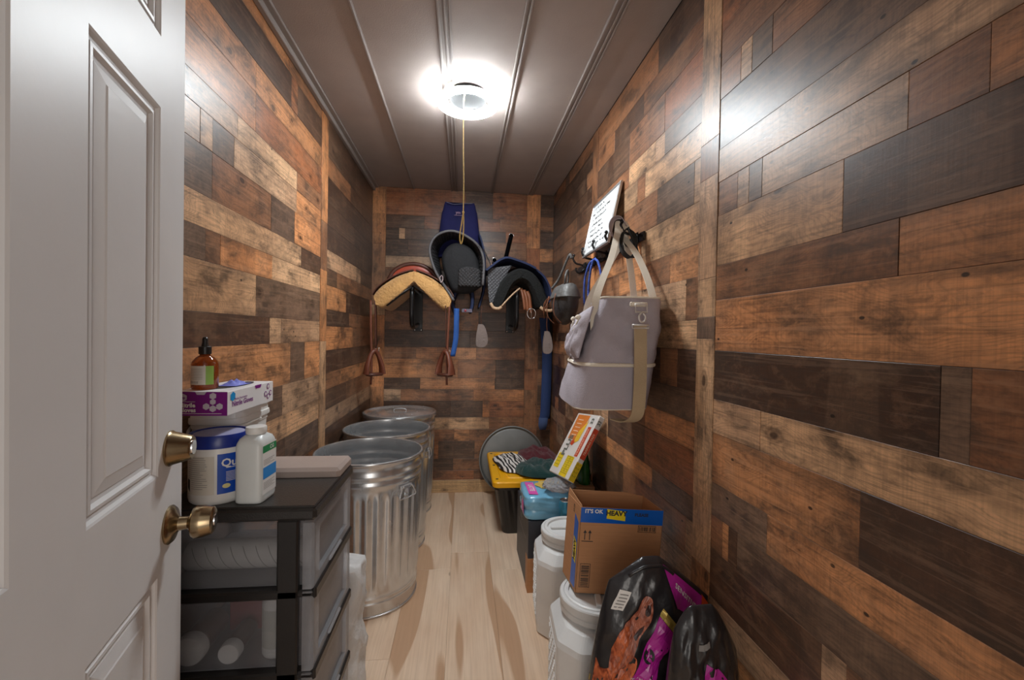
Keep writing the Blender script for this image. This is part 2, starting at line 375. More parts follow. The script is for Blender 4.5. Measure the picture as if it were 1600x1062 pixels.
def rows_fill(z0, z1, u0, u1, pool):
    """plain continuation of the printed pattern where the photo shows little"""
    out = []; z = z0
    while z < z1-.02:
        hh = RD.choice([.097, .097, .14]); hh = min(hh, z1-z)
        if z1-z-hh < .05: hh = z1-z
        segs = []; u = u0
        while u < u1-.01:
            l = RD.choice([.22, .35, .5, .62, .12]); e = min(u1, u+l)
            if u1-e < .08: e = u1
            segs.append((u, e, RD.choice(pool))); u = e
        out.append((z, z+hh, segs)); z += hh
    return out

wr = wall_slab('wall_right', XR+TH, XR+.10, -.6, D+.1, 0, HC)
A, B = 1.197, 1.295
near = [
 (2.25, 2.43, [(.0, .7, 'M'), (.7, A, 'R')]), (2.156, 2.25, [(0, .9, 'D'), (.9, A, 'R')]), (2.06, 2.156, [(0, .55, 'O'), (.55, A, 'M')]),
 (1.965, 2.06, [(0, .70, 'R'), (.70, .985, 'M'), (.985, 1.06, 'G'), (1.06, 1.105, 'L'), (1.105, A, 'M')]),
 (1.823, 1.965, [(0, .40, 'M'), (.40, A, 'G')]), (1.729, 1.823, [(0, A, 'T')]),
 (1.632, 1.729, [(0, .54, 'O'), (.54, .654, 'M'), (.654, 1.011, 'T'), (1.011, 1.061, 'G'), (1.061, 1.108, 'T'), (1.108, A, 'M')]),
 (1.490, 1.632, [(0, .775, 'D'), (.775, A, 'L')]), (1.392, 1.490, [(0, .663, 'O'), (.663, A, 'M')]),
 (1.247, 1.392, [(0, A, 'O')]), (1.107, 1.247, [(0, .551, 'M'), (.551, .592, 'G'), (.592, A, 'K')]),
 (1.010, 1.107, [(0, .995, 'L'), (.995, A, 'T')]), (.867, 1.010, [(0, .721, 'D'), (.721, A, 'O')]),
 (.773, .867, [(0, .963, 'O'), (.963, A, 'G')]), (.675, .773, [(0, 1.074, 'G'), (1.074, 1.112, 'D'), (1.112, 1.14, 'O'), (1.14, A, 'M')]),
 (.537, .675, [(0, .35, 'O'), (.35, .74, 'M'), (.74, .798, 'T'), (.798, A, 'D')]), (.450, .537, [(0, A, 'T')]),
 (.34, .45, [(0, .6, 'M'), (.6, 1.1, 'O'), (1.1, A, 'D')]), (.20, .34, [(0, .7, 'D'), (.7, A, 'M')]), (.10, .20, [(0, A, 'L')]), (0, .10, [(0, .5, 'M'), (.5, A, 'D')])]
C0, C1 = 2.366, 2.47
mid = [
 (2.287, 2.43, [(B, 1.62, 'K'), (1.62, C0, 'M')]), (2.185, 2.287, [(B, 1.75, 'M'), (1.75, 2.1, 'D'), (2.1, C0, 'M')]), (2.037, 2.185, [(B, 1.554, 'R'), (1.554, 1.9, 'M'), (1.9, C0, 'D')]),
 (1.949, 2.037, [(B, 1.55, 'G'), (1.55, 1.63, 'T'), (1.63, 1.9, 'L'), (1.9, C0, 'M')]), (1.844, 1.949, [(B, 1.72, 'L'), (1.72, 1.8, 'M'), (1.8, C0, 'L')]),
 (1.708, 1.844, [(B, 1.333, 'L'), (1.333, 1.603, 'G'), (1.603, 1.96, 'M'), (1.96, C0, 'D')]), (1.576, 1.708, [(B, 1.75, 'L'), (1.75, C0, 'O')]),
 (1.473, 1.576, [(B, 1.488, 'O'), (1.488, 1.65, 'M'), (1.65, 2.0, 'O'), (2.0, C0, 'M')]), (1.338, 1.473, [(B, 1.37, 'M'), (1.37, 1.9, 'T'), (1.9, C0, 'M')]),
 (1.244, 1.338, [(B, 1.7, 'L'), (1.7, C0, 'O')]), (1.114, 1.244, [(B, 1.42, 'D'), (1.42, 1.55, 'M'), (1.55, C0, 'D')]), (1.015, 1.114, [(B, 1.7, 'G'), (1.7, 2.1, 'O'), (2.1, C0, 'D')]),
 (.926, 1.015, [(B, 1.674, 'O'), (1.674, C0, 'M')]), (.782, .926, [(B, 1.674, 'R'), (1.674, 2.12, 'D'), (2.12, C0, 'T')]), (.704, .782, [(B, 1.60, 'G'), (1.60, C0, 'O')]),
 (.587, .704, [(B, 1.34, 'T'), (1.34, 1.9, 'M'), (1.9, C0, 'D')])]+rows_fill(0, .587, B, C0, 'DMOTD')
far = rows_fill(.0, 1.30, C1, D, 'MODTM')+rows_fill(1.30, 2.43, C1, D, 'DKMDM')
R3 = ((XR, 0, 0), (0, -1, 0), (0, 0, 1))     # u = -y keeps the normal facing the room
for (z0, z1, segs) in near+mid+far:
    for (a, b, t) in segs: plank(wr, *R3, -b, -a, z0, z1, t)
for (z0, z1, t) in [(0, .42, 'M'), (.42, .60, 'O'), (.60, .80, 'L'), (.80, 1.28, 'L'), (1.28, 1.345, 'G'), (1.345, 1.46, 'L'), (1.46, 1.76, 'T'), (1.76, 1.87, 'M'), (1.87, 2.43, 'L')]:
    plank(wr, (XR-.0022, 0, 0), R3[1], R3[2], -B, -A, z0, z1, t, name='batten_strip', vert=True, th=TH+.002)
for (z0, z1, t) in [(0, .9, 'O'), (.9, 1.5, 'M'), (1.5, 2.0, 'O'), (2.0, 2.43, 'M')]:
    plank(wr, (XR-.0022, 0, 0), R3[1], R3[2], -C1, -C0, z0, z1, t, name='batten_strip', vert=True, th=TH+.002)

wl = wall_slab('wall_left', XL-.10, XL-TH, -.6, D+.1, 0, HC)
A2, B2 = 2.323, 2.427
leftn = [(2.345, 2.43, [(.15, 1.9, 'O'), (1.9, A2, 'M')]), (2.209, 2.345, [(.15, 1.93, 'K'), (1.93, 2.0, 'R'), (2.0, A2, 'D')]), (2.104, 2.209, [(.15, 1.62, 'O'), (1.62, A2, 'O')]),
 (1.969, 2.104, [(.15, 1.62, 'O'), (1.62, A2, 'R')]), (1.89, 1.969, [(.15, 1.50, 'T'), (1.50, 2.0, 'L'), (2.0, A2, 'M')]),
 (1.793, 1.89, [(.15, 1.30, 'T'), (1.30, 1.36, 'L'), (1.36, 1.48, 'G'), (1.48, 2.0, 'T'), (2.0, A2, 'O')]),
 (1.657, 1.793, [(.15, 1.36, 'G'), (1.36, 1.75, 'M'), (1.75, 1.98, 'G'), (1.98, A2, 'O')]), (1.566, 1.657, [(.15, 2.06, 'L'), (2.06, A2, 'D')]),
 (1.475, 1.566, [(.15, 1.33, 'G'), (1.33, 1.406, 'M'), (1.406, 1.763, 'O'), (1.763, A2, 'L')]), (1.331, 1.475, [(.15, 1.634, 'L'), (1.634, A2, 'G')]),
 (1.232, 1.331, [(.15, 1.747, 'D'), (1.747, 1.85, 'L'), (1.85, A2, 'T')]), (1.061, 1.232, [(.15, 1.95, 'O'), (1.95, 2.116, 'G'), (2.116, A2, 'O')]),
 (.938, 1.061, [(.15, 1.73, 'L'), (1.73, 1.87, 'G'), (1.87, A2, 'T')]), (.84, .938, [(.15, A2, 'L')]), (.70, .84, [(.15, 1.9, 'D'), (1.9, A2, 'G')])]+rows_fill(0, .70, .15, A2, 'MODTM')
leftf = [(2.209, 2.43, [(B2, D, 'D')]), (2.104, 2.209, [(B2, 2.9, 'M'), (2.9, D, 'D')]), (1.969, 2.104, [(B2, D, 'K')]), (1.85, 1.969, [(B2, 3.0, 'D'), (3.0, D, 'K')]),
 (1.72, 1.85, [(B2, D, 'K')]), (1.62, 1.72, [(B2, 3.2, 'T'), (3.2, D, 'D')]), (1.53, 1.62, [(B2, 2.62, 'D'), (2.62, D, 'M')]), (1.40, 1.53, [(B2, 2.82, 'O'), (2.82, D, 'K')]),
 (1.31, 1.40, [(B2, 2.9, 'D'), (2.9, D, 'M')]), (1.18, 1.31, [(B2, 3.0, 'O'), (3.0, D, 'M')]), (1.06, 1.18, [(B2, D, 'K')]), (.97, 1.06, [(B2, 2.7, 'M'), (2.7, D, 'O')]),
 (.86, .97, [(B2, 2.85, 'D'), (2.85, D, 'M')]), (.76, .86, [(B2, D, 'T')]), (.64, .76, [(B2, D, 'D')])]+rows_fill(0, .64, B2, D, 'DMOM')
L3 = ((XL, 0, 0), (0, 1, 0), (0, 0, 1))
for (z0, z1, segs) in leftn+leftf:
    for (a, b, t) in segs: plank(wl, *L3, a, b, z0, z1, t)
for (z0, z1, t) in [(0, .6, 'O'), (.6, 1.23, 'L'), (1.23, 1.6, 'O'), (1.6, 1.85, 'M'), (1.85, 2.43, 'O')]:
    plank(wl, (XL+.0022, 0, 0), L3[1], L3[2], A2, B2, z0, z1, t, name='batten_strip', vert=True, th=TH+.002)

wb = wall_slab('wall_back', XL-.1, XR+.1, D+TH, D+.10, 0, HC)
def bx(px): return (px-724.5)*.00503
S0, S1, S2, S3 = -.623, .500, .612, XR
bl_, br_ = S0, S1
back = [(2.215, 2.43, [(bl_, 0, 'R'), (0, .22, 'D'), (.22, br_, 'R')]), (2.113, 2.215, [(bl_, bx(660), 'D'), (bx(660), bx(780), 'R'), (bx(780), br_, 'M')]),
 (2.027, 2.113, [(bl_, bx(621), 'K'), (bx(621), bx(630), 'T'), (bx(630), bx(790), 'D'), (bx(790), br_, 'R')]), (1.89, 2.027, [(bl_, bx(635), 'K'), (bx(635), 0, 'D'), (0, br_, 'M')]),
 (1.80, 1.89, [(bl_, bx(690), 'T'), (bx(690), br_, 'M')]), (1.66, 1.80, [(bl_, bx(650), 'M'), (bx(650), br_, 'K')]), (1.56, 1.66, [(bl_, 0, 'D'), (0, br_, 'M')]), (1.457, 1.56, [(bl_, bx(640), 'D'), (bx(640), br_, 'M')]),
 (1.306, 1.457, [(bl_, bx(700), 'M'), (bx(700), bx(748), 'O'), (bx(748), br_, 'D')]), (1.170, 1.306, [(bl_, bx(735), 'K'), (bx(735), br_, 'D')]), (1.074, 1.170, [(bl_, bx(650), 'M'), (bx(650), bx(745), 'O'), (bx(745), br_, 'M')]),
 (.923, 1.074, [(bl_, bx(716), 'O'), (bx(716), bx(777), 'M'), (bx(777), br_, 'D')]), (.832, .923, [(bl_, bx(657), 'D'), (bx(657), bx(776), 'O'), (bx(776), br_, 'K')]),
 (.738, .832, [(bl_, bx(627), 'T'), (bx(627), bx(742), 'M'), (bx(742), br_, 'O')]), (.605, .738, [(bl_, bx(705), 'D'), (bx(705), bx(757), 'D'), (bx(757), bx(768), 'O'), (bx(768), br_, 'R')]),
 (.508, .605, [(bl_, bx(677), 'M'), (bx(677), bx(768), 'L'), (bx(768), br_, 'M')]), (.413, .508, [(bl_, bx(712), 'M'), (bx(712), bx(736), 'O'), (bx(736), br_, 'M')]),
 (.271, .413, [(bl_, bx(676), 'K'), (bx(676), bx(687), 'O'), (bx(687), bx(745), 'D'), (bx(745), br_, 'M')]), (.174, .271, [(bl_, bx(711), 'D'), (bx(711), br_, 'M')]), (0, .174, [(bl_, .1, 'R'), (.1, br_, 'M')])]
backr = [(z, z2, [(S2, S3, t)]) for z, z2, t in [(2.25, 2.43, 'D'), (2.13, 2.25, 'M'), (1.99, 2.13, 'K'), (1.88, 1.99, 'O'), (1.76, 1.88, 'D'), (1.62, 1.76, 'O'), (1.45, 1.62, 'M'), (1.33, 1.45, 'M'), (1.16, 1.33, 'K'), (1.0, 1.16, 'D'), (.87, 1.0, 'M'), (.7, .87, 'D'), (.5, .7, 'M'), (.3, .5, 'D'), (0, .3, 'M')]]
B3 = ((0, D, 0), (1, 0, 0), (0, 0, 1))       # u = x, normal du x dv = -y
for (z0, z1, segs) in back+backr:
    for (a, b, t) in segs: plank(wb, *B3, a, b, z0, z1, t)
for (u0, u1, ts) in [(XL, S0, [(0, .5, 'L'), (.5, .85, 'O'), (.85, 1.42, 'O'), (1.42, 1.5, 'L'), (1.5, 1.98, 'M'), (1.98, 2.22, 'O'), (2.22, 2.43, 'O')]), (S1, S2, [(0, .5, 'R'), (.5, .83, 'M'), (.83, 1.0, 'R'), (1.0, 1.5, 'M'), (1.5, 1.99, 'R'), (1.99, 2.16, 'O'), (2.16, 2.43, 'O')])]:
    for (z0, z1, t) in ts: plank(wb, (0, D-.0022, 0), B3[1], B3[2], u0, u1, z0, z1, t, name='batten_strip', vert=True, th=TH+.002)
PINE = wood_material('pine_board', .45, .15, .8)
for o_ in [plank(wb, (0, 0, 0), (1, 0, 0), (0, 0, 1), 0, .01, 0, .01, 'L')]: bpy.data.objects.remove(o_)
bbd = frustum_plank(XR-XL-.01, .1, .015, .003).build('baseboard_back', PINE, None, fix=False); bbd.matrix_world = Matrix.Translation(((XL+XR)/2, D, .05)) @ Matrix(((1, 0, 0), (0, 0, -1), (0, 1, 0))).to_4x4()
bbd.color = srgb(222, 180, 130)+(1,); bbd['kind'] = 'structure'

WPAINT = mat('front_wall_paint', srgb(200, 192, 184), .8)
wf = MB().bb(XL-.1, -.392, .03, .15, 0, HC).bb(.41, XR+.1, .03, .15, 0, HC).bb(-.392, .41, .03, .15, 2.07, HC).build('wall_front', WPAINT); wf['kind'] = 'structure'
tj = MB().bb(-.392, -.376, .03, .15, 0, 2.07).bb(.394, .41, .03, .15, 0, 2.07).bb(-.376, .394, .03, .15, 2.05, 2.07).build('trim_1', WHITE_DOOR); tj['kind'] = 'structure'

# ------------------------------------------------------------------ floor
FX0, FW = -.0505, .2195
fl = MB().bb(XL-.1, XR+.1, -.6, D+.1, -.06, -TH).build('floor', mat('subfloor', (.3, .2, .12), .8)); fl['kind'] = 'structure'
ends = {0: [1.35, 2.577], 1: [1.12, 2.371], -1: [1.10, 2.399], -2: [.6, 1.75, 2.95], -3: [1.3, 2.6], 2: [.75, 1.95, 3.1], 3: [1.4, 2.7], -4: [.9, 2.2], 4: [1.1, 2.4]}
for k in range(-4, 5):
    x0 = max(XL, FX0+k*FW); x1 = min(XR, FX0+(k+1)*FW)
    if x1-x0 < .02: continue
    ys = [-.6]+ends[k]+[D]
    for a, b in zip(ys[:-1], ys[1:]):
        o = frustum_plank(b-a, x1-x0, TH, .0008).build('floor_plank', FLOOR, fl, fix=False)
        o.matrix_local = Matrix(((0, -1, 0, (x0+x1)/2), (1, 0, 0, (a+b)/2), (0, 0, 1, -TH), (0, 0, 0, 1)))

# ------------------------------------------------------------------ ceiling
ce = MB().bb(XL-.1, XR+.1, .03, D+.1, HC+.01, HC+.06).build('ceiling', mat('ceiling_backing', (.1, .09, .09), .8)); ce['kind'] = 'structure'
cx = [XL, -.411, -.089, .210, .524, XR]
for a, b in zip(cx[:-1], cx[1:]): MB().bb(a+.002, b-.002, .15, D, HC, HC+.01, ch=.0015).build('ceiling_panel', CEIL, ce)
def cbat(x, wd, ridges):
    m = MB().bb(x-wd/2, x+wd/2, .15, D, HC-.004, HC, ch=.001)
    for r in ridges: m.bb(x+r-.005, x+r+.005, .15, D, HC-.010, HC-.003, ch=.002)
    m.build('ceiling_batten', CEILT, ce)
cbat(-.411, .014, [0]); cbat(-.089, .055, [-.020, .004, .022]); cbat(.210, .026, [-.009, .009]); cbat(.524, .048, [-.018, .004, .019])
t2 = MB().bb(XL, XL+.045, .15, D, HC-.012, HC-.0005, ch=.003).bb(XL, XL+.022, .15, D, HC-.035, HC-.008, ch=.003).build('trim_2', CEILT); t2['kind'] = 'structure'

# ------------------------------------------------------------------ door
KN = Vector((-.5305, .863, 0)); DD = Vector((-.2374, .9714, 0)); DN = Vector((.9714, .2374, 0))
# origin at the hinge, local x = along the leaf towards the free edge, y = into leaf thickness, z up
HG = KN-DD*.73
dm = Matrix((DD, -DN, Vector((0, 0, 1)))).transposed().to_4x4(); dm.translation = HG
door = thing('door_1', None, None); door['kind'] = 'structure'; door.matrix_world = dm
W_ = .792; DT = .042
def sx(s): return .73-s
cols = [(sx(.62), sx(.40)), (sx(.268), sx(.050))]; rws = [(.215, .852), (1.027, 1.659), (1.778, 1.93)]
m = MB()
for (a, b) in [(0, cols[0][0]), (cols[0][1], cols[1][0]), (cols[1][1], W_)]: m.bb(a, b, 0, DT, .012, 2.04)
for (a, b) in cols:
    zs = [.012]+[z for r in rws for z in r]+[2.04]
    for i in range(0, len(zs), 2): m.bb(a, b, 0, DT, zs[i], zs[i+1])
m.build('stiles_and_rails', WHITE_DOOR, door)
for (a, b) in cols:
    for (z0, z1) in rws:
        m = MB(); prof = [(0, 0), (.003, .002), (.006, .0065), (.012, .0075), (.014, .0045), (.019, .0040), (.023, .0095), (.029, .0105), (.031, .0085), (.050, .0035), (.052, .002)]
        rings = [[(a+i, d, z0+i), (b-i, d, z0+i), (b-i, d, z1-i), (a+i, d, z1-i)] for i, d in prof]
        m.loft(rings, cap=False); n = len(m.v); m.f.append((n-4, n-3, n-2, n-1)); m.bb(a, b, .02, DT-.006, z0, z1)
        m.build('door_panel', WHITE_DOOR, door, fix=True)
def axis_n(x, z): return Matrix.Translation((x, 0, z)) @ Matrix.Rotation(radians(90), 4, 'X')
dbolt = MB().lathe([(0, 0), (.032, 0), (.0325, .003), (.030, .006), (.022, .034), (.020, .036), (.0, .036)], 40, axis_n(.73, 1.064)).build('deadbolt', BRASS, door, True, angle=35)
MB().lathe([(0, .0355), (.0135, .0355), (.013, .038), (0, .038)], 24, axis_n(.73, 1.064)).build('key_cylinder', CHROME, dbolt, True, angle=35)
kb = MB().lathe([(0, 0), (.034, 0), (.0345, .003), (.030, .008), (.020, .011), (.0125, .016), (.0115, .030), (.015, .034), (.0265, .038), (.0295, .043), (.0285, .055), (.0245, .069), (.0205, .0715), (0, .0715)], 40, axis_n(.73, .924)).build('door_knob', BRASS, door, True, angle=40)
MB().lathe([(0, .071), (.011, .071), (.0105, .0735), (0, .0735)], 24, axis_n(.73, .924)).build('key_cylinder', CHROME, kb, True, angle=35)

# ------------------------------------------------------------------ ceiling ring lamp
LX, LY = .002, 2.115
lamp = thing('ceiling_light', 'glowing white ring lamp on the ceiling with a pull cord hanging below', 'light', (LX, LY, HC-.006))
R0, R1 = .122, .024
def ring_of(prof, n=72):
    m_ = MB(); rs = []
    for i in range(n):
        a = 2*pi*i/n; rs.append([((R0+x)*cos(a), (R0+x)*sin(a), z) for x, z in prof])
    rs.append(rs[0]); return m_.loft(rs, cap=False)
ring_of([(R1*cos(t), -.050+R1*.36*sin(t)) for t in [pi-.38+(pi+.76)*k/12 for k in range(13)]]).build('ring_tube', emis('lamp_glow', (.90, .965, 1.0), LAMP), lamp, True)
ring_of([(-R1*.84, -.0452), (-R1*.80, -.040), (-R1*.5, -.036), (R1*.5, -.036), (R1*.80, -.040), (R1*.84, -.0452), (-R1*.84, -.0452)]).build('ring_light_shield', WPLA, lamp, True, angle=40)  # unseen cover added above the ring to cut its light on the ceiling
MB().lathe([(0, 0), (.085, 0), (.088, -.006), (.088, -.030), (.082, -.036), (0, -.036)], 40).build('lamp_base', mat('lamp_base_grey', (.006, .006, .006), .9), lamp, True, angle=30)
for a0 in (20, 140, 260): MB().tube([(.085*cos(radians(a0)), .085*sin(radians(a0)), -.030), (.112*cos(radians(a0)), .112*sin(radians(a0)), -.040)], .003, 6).build('tube_clip', WPLA, lamp, True)
wm = MB().tube([(.084*cos(radians(t)), .084*sin(radians(t)), -.040-.003*sin(t)) for t in range(20, 165, 12)], .0016, 6)
wm.build('lamp_wire', WPLA, lamp, True)

# pull cord
cy = 1.985; cord = MB(); pc = bez([(-.010, LY-.08, 2.392), (-.016, cy, 2.30), (-.014, cy, 2.1), (-.010, cy, 1.95), (-.010, cy, 1.825)], 8)
CORD = mat('yellow_cord', srgb(226, 196, 120), .7, bump=.6, bscale=300, nscale=90, var=.2)
pcd = thing('pull_cord', 'long yellow twine pull cord with a loop, hanging from the ring lamp', 'cord', (-.01, cy, 1.684))
cord.tube(pc, .0024, 6); cord.build('cord', CORD, pcd, True)
lpc = MB().tube(bez([(-.010, cy, 1.825), (-.016, cy, 1.78), (-.024, cy, 1.72), (-.021, cy, 1.690), (-.015, cy, 1.688), (-.009, cy, 1.72), (-.008, cy, 1.78), (-.010, cy, 1.825)], 6), .0028, 6)
lpc.build('loop', CORD, pcd, True)
MB().lathe([(0, -.006), (.005, -.003), (.005, .004), (0, .007)], 10, Matrix.Translation((-.010, cy, 1.825))).build('knot', CORD, pcd, True)
seat(pcd)
#@@PART2
# ================================================================== LEFT SIDE: cart and what stands on it
TOPZ = .870; KX0, KX1, KY0, KY1 = -.700, -.345, 1.078, 1.425
cart = thing('drawer_cart', 'black framed storage cart with frosted drawers behind the open white door', 'storage cart', ((KX0+KX1)/2, (KY0+KY1)/2, 0))
FX = -.381                                  # frame front plane; drawers bulge past it
m = MB().bb(KX0-.004, KX1+.006, KY0-.004, KY1+.004, TOPZ-.036, TOPZ-.004, ch=.008)
m.bb(KX0, KX1, KY0, KY0+.006, TOPZ-.006, TOPZ, ch=.002).bb(KX0+.004, KX1+.002, KY0, 1.305, TOPZ-.006, TOPZ, ch=.003)
m.build('top', BLKT, cart, True, angle=30)
MB().bb(KX0+.004, KX1+.002, 1.285, KY1-.002, TOPZ-.008, TOPZ+.026, ch=.009).build('raised_tray_lid', mat('plastic_with_sheen', srgb(168, 152, 144), .35, bump=.05, bscale=200), cart, True, angle=30)  # lid colour lightened to carry the pinkish reflection on its top
shz = [.081, .277, .473, .669]              # tops of the four shelves
gap = .196
for z in shz:
    sm = MB().bb(KX0, FX, KY0, KY1, z-.022, z, ch=.004)
    sm.bb(FX-.01, KX1+.004, KY0+.004, KY1-.004, z-.022, z-.004, ch=.006).bb(KX1-.004, KX1+.006, KY0+.004, KY1-.004, z-.024, z+.004, ch=.004)
    sm.build('shelf', BLK, cart, True, angle=30)
for (x0, x1, y0, y1) in [(FX-.048, FX, KY0, KY0+.018), (KX0, KX0+.04, KY0, KY0+.018), (FX-.048, FX, KY1-.018, KY1), (KX0, KX0+.04, KY1-.018, KY1)]:
    MB().bb(x0, x1, y0, y1, .05, TOPZ-.034, ch=.004).build('post', BLK, cart, True, angle=30)
for (x, y) in [(KX0+.03, KY0+.03), (FX-.03, KY0+.03), (KX0+.03, KY1-.03), (FX-.03, KY1-.03)]:
    cs = MB().lathe([(0, -.010), (.020, -.010), (.022, -.006), (.022, .006), (.020, .010), (0, .010)], 20, Matrix.Translation((x, y, .0225)) @ Matrix.Rotation(pi/2, 4, 'X'))
    cs.build('caster', BLK, cart, True, angle=30)
def drawer(z, h):
    x0, x1, y0, y1 = KX0+.012, KX1-.004, KY0+.022, KY1-.022; t = .003; z0, z1 = z+.002, z+h-.010
    m = MB().bb(x0, x1-.01, y0, y1, z0, z0+t)
    m.bb(x0, x1-.01, y0, y0+t, z0, z1).bb(x0, x1-.01, y1-t, y1, z0, z1).bb(x0, x0+t, y0, y1, z0, z1)
    m.bb(x1-.012, x1-.009, y0, y1, z0, z1)
    d = m.build('drawer', FROST2, cart)
    # raised front frame around a recessed field
    f = MB(); ya, yb = KY0+.004, KY1-.004
    prof = [(0, x1-.022), (0, x1-.002), (.004, x1+.004), (.040, x1+.004), (.044, x1-.006)]
    rings = [[(d_, ya+i, z0-.002+i*.6), (d_, yb-i, z0-.002+i*.6), (d_, yb-i, z1+.004-i*.6), (d_, ya+i, z1+.004-i*.6)] for i, d_ in prof]
    f.loft(rings, cap=False); n = len(f.v); f.f.append((n-4, n-3, n-2, n-1))
    f.build('drawer_front', FROST, d, False)
    hm = MB().bb(x1+.001, x1+.010, lerp(ya, yb, .34), lerp(ya, yb, .66), z0+.006, z0+.014, ch=.003); hm.build('finger_pull', FROST, d)
for i, z in enumerate(shz): drawer(z, gap if i < 3 else .165)
seat(cart)

# contents seen through the frosted sides
roll = thing('paper_roll', 'white paper roll with slanted grey print in the top drawer', 'roll', (-.55, 1.17, .672))
MB().lathe([(.012, -.15), (.034, -.15), (.036, -.146), (.036, .146), (.034, .15), (.012, .15)], 28, Matrix.Translation((-.53, 1.19, .7095)) @ Matrix.Rotation(pi/2, 4, 'Y')).build('paper', mat('roll_paper', (.75, .73, .69), .7), roll, True, angle=35)
st = MB()
def cylx(c, r): return lambda u, v: Vector((c[0]+u, c[1]-r*cos(v/r), c[2]+r*sin(v/r)))
fn = cylx((-.53, 1.19, .7095), .0366)
for k in range(9): quad_on(st, fn, ((-.135+k*.03, .032), (-.133+k*.03, .032), (-.098+k*.03, -.032), (-.100+k*.03, -.032)), 1, 8)
st.build('printed_stripes', GREYINK, roll); seat(roll)
CZ_ = .4775
def jar(x, y, z, r, h, lab, lid=True, mt=WPLA, wrap=None):
    j = thing('jar', lab, 'jar', (x, y, z), 0)
    MB().lathe([(0, 0), (r*.92, 0), (r, .006), (r, h*.78), (r*.93, h*.84), (r*.86, h*.86), (0, h*.86)], 28).build('jar_body', mt, j, True, angle=35)
    MB().lathe([(0, h*.84), (r*.93, h*.84), (r*.95, h*.86), (r*.95, h*.98), (r*.9, h), (0, h)], 28).build('screw_lid', WPLA, j, True, angle=35)
    if wrap: MB().lathe([(r*1.004, h*.15), (r*1.004, h*.72)], 28).build('paper_label', wrap, j, True)
    return j
jar(-.455, 1.155, CZ_, .034, .165, 'white plastic jar standing upright near the post in the middle drawer', wrap=mat('faded_label', (.55, .55, .5), .6))
def lying(x, y, z, r, h, lab):
    j = thing('jar', lab, 'jar', (x, y, z))
    M = Matrix.Rotation(pi/2, 4, 'X')
    MB().lathe([(0, -h), (r*.92, -h), (r*.96, -h+.008), (r*.96, -.03), (r*.8, -.025)], 28, M).build('jar_body', mat('amber_jar', (.10, .05, .03), .3), j, True, angle=35)
    MB().lathe([(0, 0), (r*.93, 0), (r, -.004), (r, -.024), (0, -.024)], 28, M).build('screw_lid', WPLA, j, True, angle=35); return j
lying(-.640, 1.112, CZ_+.036, .036, .12, 'jar lying on its side at the left end of the middle drawer, white lid outward')
lying(-.550, 1.112, CZ_+.025, .025, .10, 'small jar lying on its side between two larger jars in the middle drawer')
rb = thing('medicine_box', 'small dull red box at the back of the middle drawer', 'box', (-.56, 1.27, CZ_)); MB().bb(-.05, .05, -.03, .03, 0, .12, ch=.002).build('carton', mat('red_card', (.35, .05, .05), .6), rb)

# ---- wipes tub
TX, TY, TR = -.593, 1.150, .063
tub = thing('wipes_tub', 'white round wipes tub with blue lid and blue label, on the black cart', 'tub', (TX, TY, TOPZ))
MB().lathe([(0, 0), (TR*.90, 0), (TR*.97, .004), (TR, .012), (TR, .134), (TR*.97, .140), (TR*.95, .142), (0, .142)], 48).build('tub_body', mat('tub_white', (.80, .79, .76), .35, var=.04), tub, True, angle=35)
MB().lathe([(TR*.96, .132), (TR*1.03, .133), (TR*1.035, .137), (TR*1.03, .158), (TR*.99, .163), (TR*.94, .163), (TR*.90, .158), (0, .158)], 48).build('tub_lid', mat('blue_plastic', srgb(28, 50, 140), .3), tub, True, angle=35)
MB().lathe([(0, .1585), (TR*.84, .1585), (TR*.86, .1605), (TR*.80, .1615), (0, .1615)], 40).build('lid_flap', mat('pale_lilac_plastic', srgb(170, 170, 205), .35), tub, True, angle=35)
def cyl(r, a0=-pi/2): return lambda u, v: Vector((r*cos(a0+u/r), r*sin(a0+u/r), v))
c1 = cyl(TR+.0004); m = MB(); rect_on(m, c1, -.050, .020, .026, .116, 10, 2); m.build('back_label', mat('label_cream', (.70, .66, .58), .5), tub, True)
m = MB(); rect_on(m, c1, .026, .096, .026, .120, 12, 2); m.build('front_label', mat('label_blue', srgb(14, 74, 178), .4), tub, True)
c2 = cyl(TR+.0009); m = MB(); text_on(m, 'Qu', .026, c2, .0006, at=(.051, .098)); rect_on(m, c2, .044, .070, .086, .0875, 3, 1)
for k in range(7): rect_on(m, c2, .044, .066, .055+k*.0035, .0562+k*.0035, 3, 1)
m.build('white_lettering', PAPER, tub)
m = MB()
for k in range(16):
    v = .040+k*.0048; rect_on(m, c2, -.046+(.012 if k < 5 else 0), RD.uniform(-.012, .008), v, v+.0011, 8, 1)
m.build('small_print', GREYINK, tub)
m = MB(); disc_on(m, c2, (.045, .044), .0085, .0055); m.build('seal', mat('seal_yellow', (.75, .68, .3), .4), tub)
m = MB(); quad_on(m, c2, ((-.050, .040), (-.040, .032), (-.040, .060), (-.050, .062)), 3, 3); m.build('horse_print', BLACKINK, tub)

